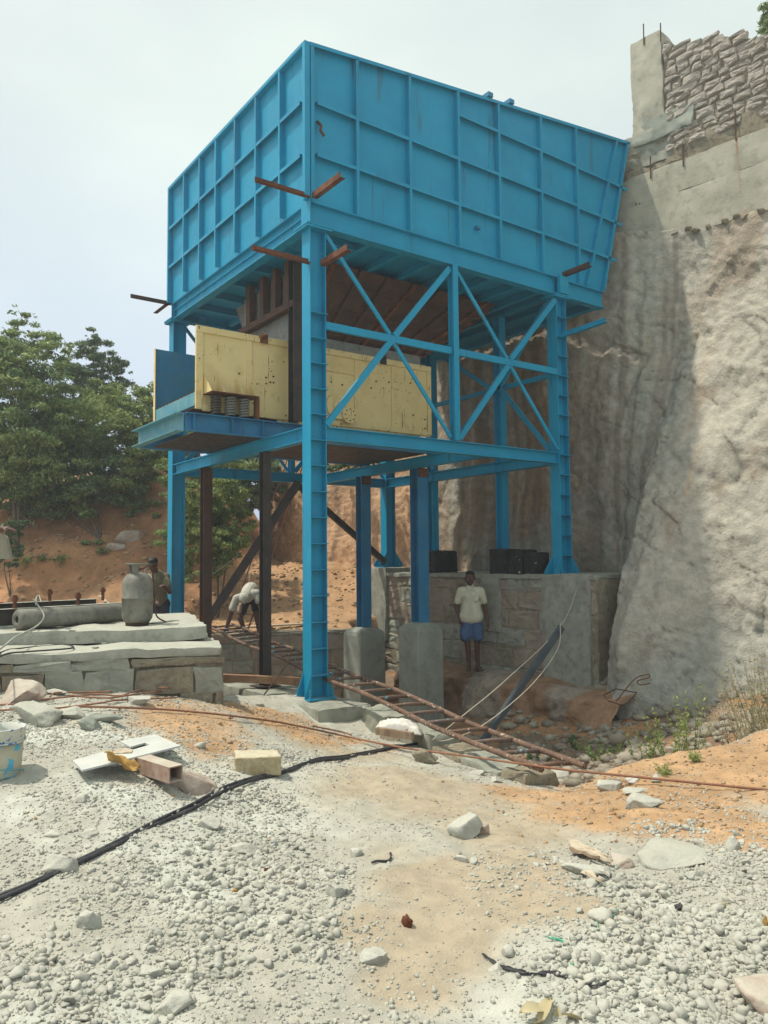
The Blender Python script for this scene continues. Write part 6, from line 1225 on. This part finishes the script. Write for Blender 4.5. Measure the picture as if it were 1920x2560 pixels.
weed(1075, 1905, .06, 8, 'tiny grass tuft by the brown split rock', 722, LEAFC, spread=.05, leaf=.01)
for i, (u, v, s_) in enumerate([(150, 1420, .3), (62, 1425, .3), (245, 1365, .14), (215, 1365, .12), (255, 1390, .2), (105, 1405, .12), (160, 1310, .3), (395, 1275, .25), (390, 1300, .15)]):
    q = Vector(at(u, v, 18)); g_ = hit(u, v, 14, 24); weed(0, 0, s_, 5, ['small feathery plant low on the brown bank, widest of them', 'pale feathery plant low on the brown bank near the left edge', 'small tuft high on the brown bank', 'tiny tuft left of the higher one on the bank', 'round green tuft in the middle of the brown bank', 'tiny green tuft low between the two feathery plants', 'dark green plant under the overhanging bush on the bank', 'small plant beside the left column on the bank', 'little tuft by the left column'][i], 730+i, LEAFA if i != 1 else LEAFC, 'bank_plant', s_*.9, .03) if 0 else None
    t = root('bank_plant', g_, ['small feathery plant low on the brown bank, widest of them', 'pale feathery plant low on the brown bank near the left edge', 'small tuft high on the brown bank', 'tiny tuft left of the higher one on the bank', 'round green tuft in the middle of the brown bank', 'tiny green tuft low between the two feathery plants', 'dark green plant under the overhanging bush on the bank', 'small plant beside the left column on the bank', 'little tuft by the left column'][i], 'plant')
    MB().tube([g_, g_+Vector((0, 0, s_*.7))], .008, 5).build('stem', LEAFA, t); leafcloud('foliage', [tuple(g_+Vector((0, 0, s_*.7)))], [(s_*.8, s_*.8, s_*.35)], 140, .05, LEAFA if i != 1 else LEAFC, t, 740+i, .2, .3, .9)
# dry leaves at the bottom edge
for i, (u, v, a) in enumerate([(1335, 2545, .3), (1365, 2548, 1.0), (1350, 2530, -.4), (1395, 2556, 1.6), (1325, 2552, 2.2), (1440, 2557, .8)]):
    h = hit(u, v); n_ = 9; vs = []; fs = []
    for k in range(n_):
        f = k/(n_-1); w_ = .022*math.sin(math.pi*f)**.7+.001; c = Vector((0, (f-.4)*.11, .02+.03*math.sin(f*2.6+i))); vs += [c+Vector((-w_, 0, .008)), c, c+Vector((w_, 0, .008))]
        if k: q = 3*k; fs += [(q-3, q-2, q+1, q), (q-2, q-1, q+2, q+1)]
    Mr = Matrix.Rotation(a+YAW, 3, 'Z') @ Matrix.Rotation(.35*(i % 3-1), 3, 'Y'); tag(MB().add([h+Mr @ p for p in vs], fs).build('dry_leaf', LEAFD, None, True, loc=h), ['curled dry leaf pointing left at the bottom edge', 'tallest curled dry leaf of the bottom-edge heap', 'topmost dry leaf at the bottom edge', 'dry leaf right of the heap at the bottom edge', 'leftmost dry leaf at the bottom edge', 'lone dry leaf farthest right at the bottom edge'][i], 'leaf', 'dry leaves at the bottom edge')
# a few rocks that sit on the earth bank
for i, (u, v, r, lb) in enumerate([(245, 1245, (.55, .25, .14), 'flat grey-green rock jutting out near the top of the brown bank'), (330, 1345, (.35, .3, .22), 'brown boulder embedded in the bank behind the cylinder'), (375, 1190, (.10, .08, .06), 'small stone near the crest of the brown bank'), (300, 1370, (.22, .16, .12), 'reddish stone lump above the cylinder on the bank')]):
    h = hit(u, v, 14, 25); tag(blob('bank_rock', h, r, ROCKP if i else ROCKM, seed=801+i, sub=3), lb, 'rock')

# ================================================================ thin haze volume, added to lift the shadows and fade the distance
hz = bpy.data.materials.new('haze'); hz.use_nodes = True; nt = hz.node_tree; nt.nodes.remove(nt.nodes['Principled BSDF']); pv = nt.nodes.new('ShaderNodeVolumePrincipled')
pv.inputs['Color'].default_value = (.90, .94, 1, 1); pv.inputs['Density'].default_value = .0032; pv.inputs['Anisotropy'].default_value = .25
nt.links.new(pv.outputs[0], nt.nodes['Material Output'].inputs['Volume'])
hb_ = MB().b2((-70, -70, -4), (90, 90, 22)).build('haze', hz); tag(hb_, 'thin pale haze added over the whole site to lift the shadows', 'haze', kind='stuff')
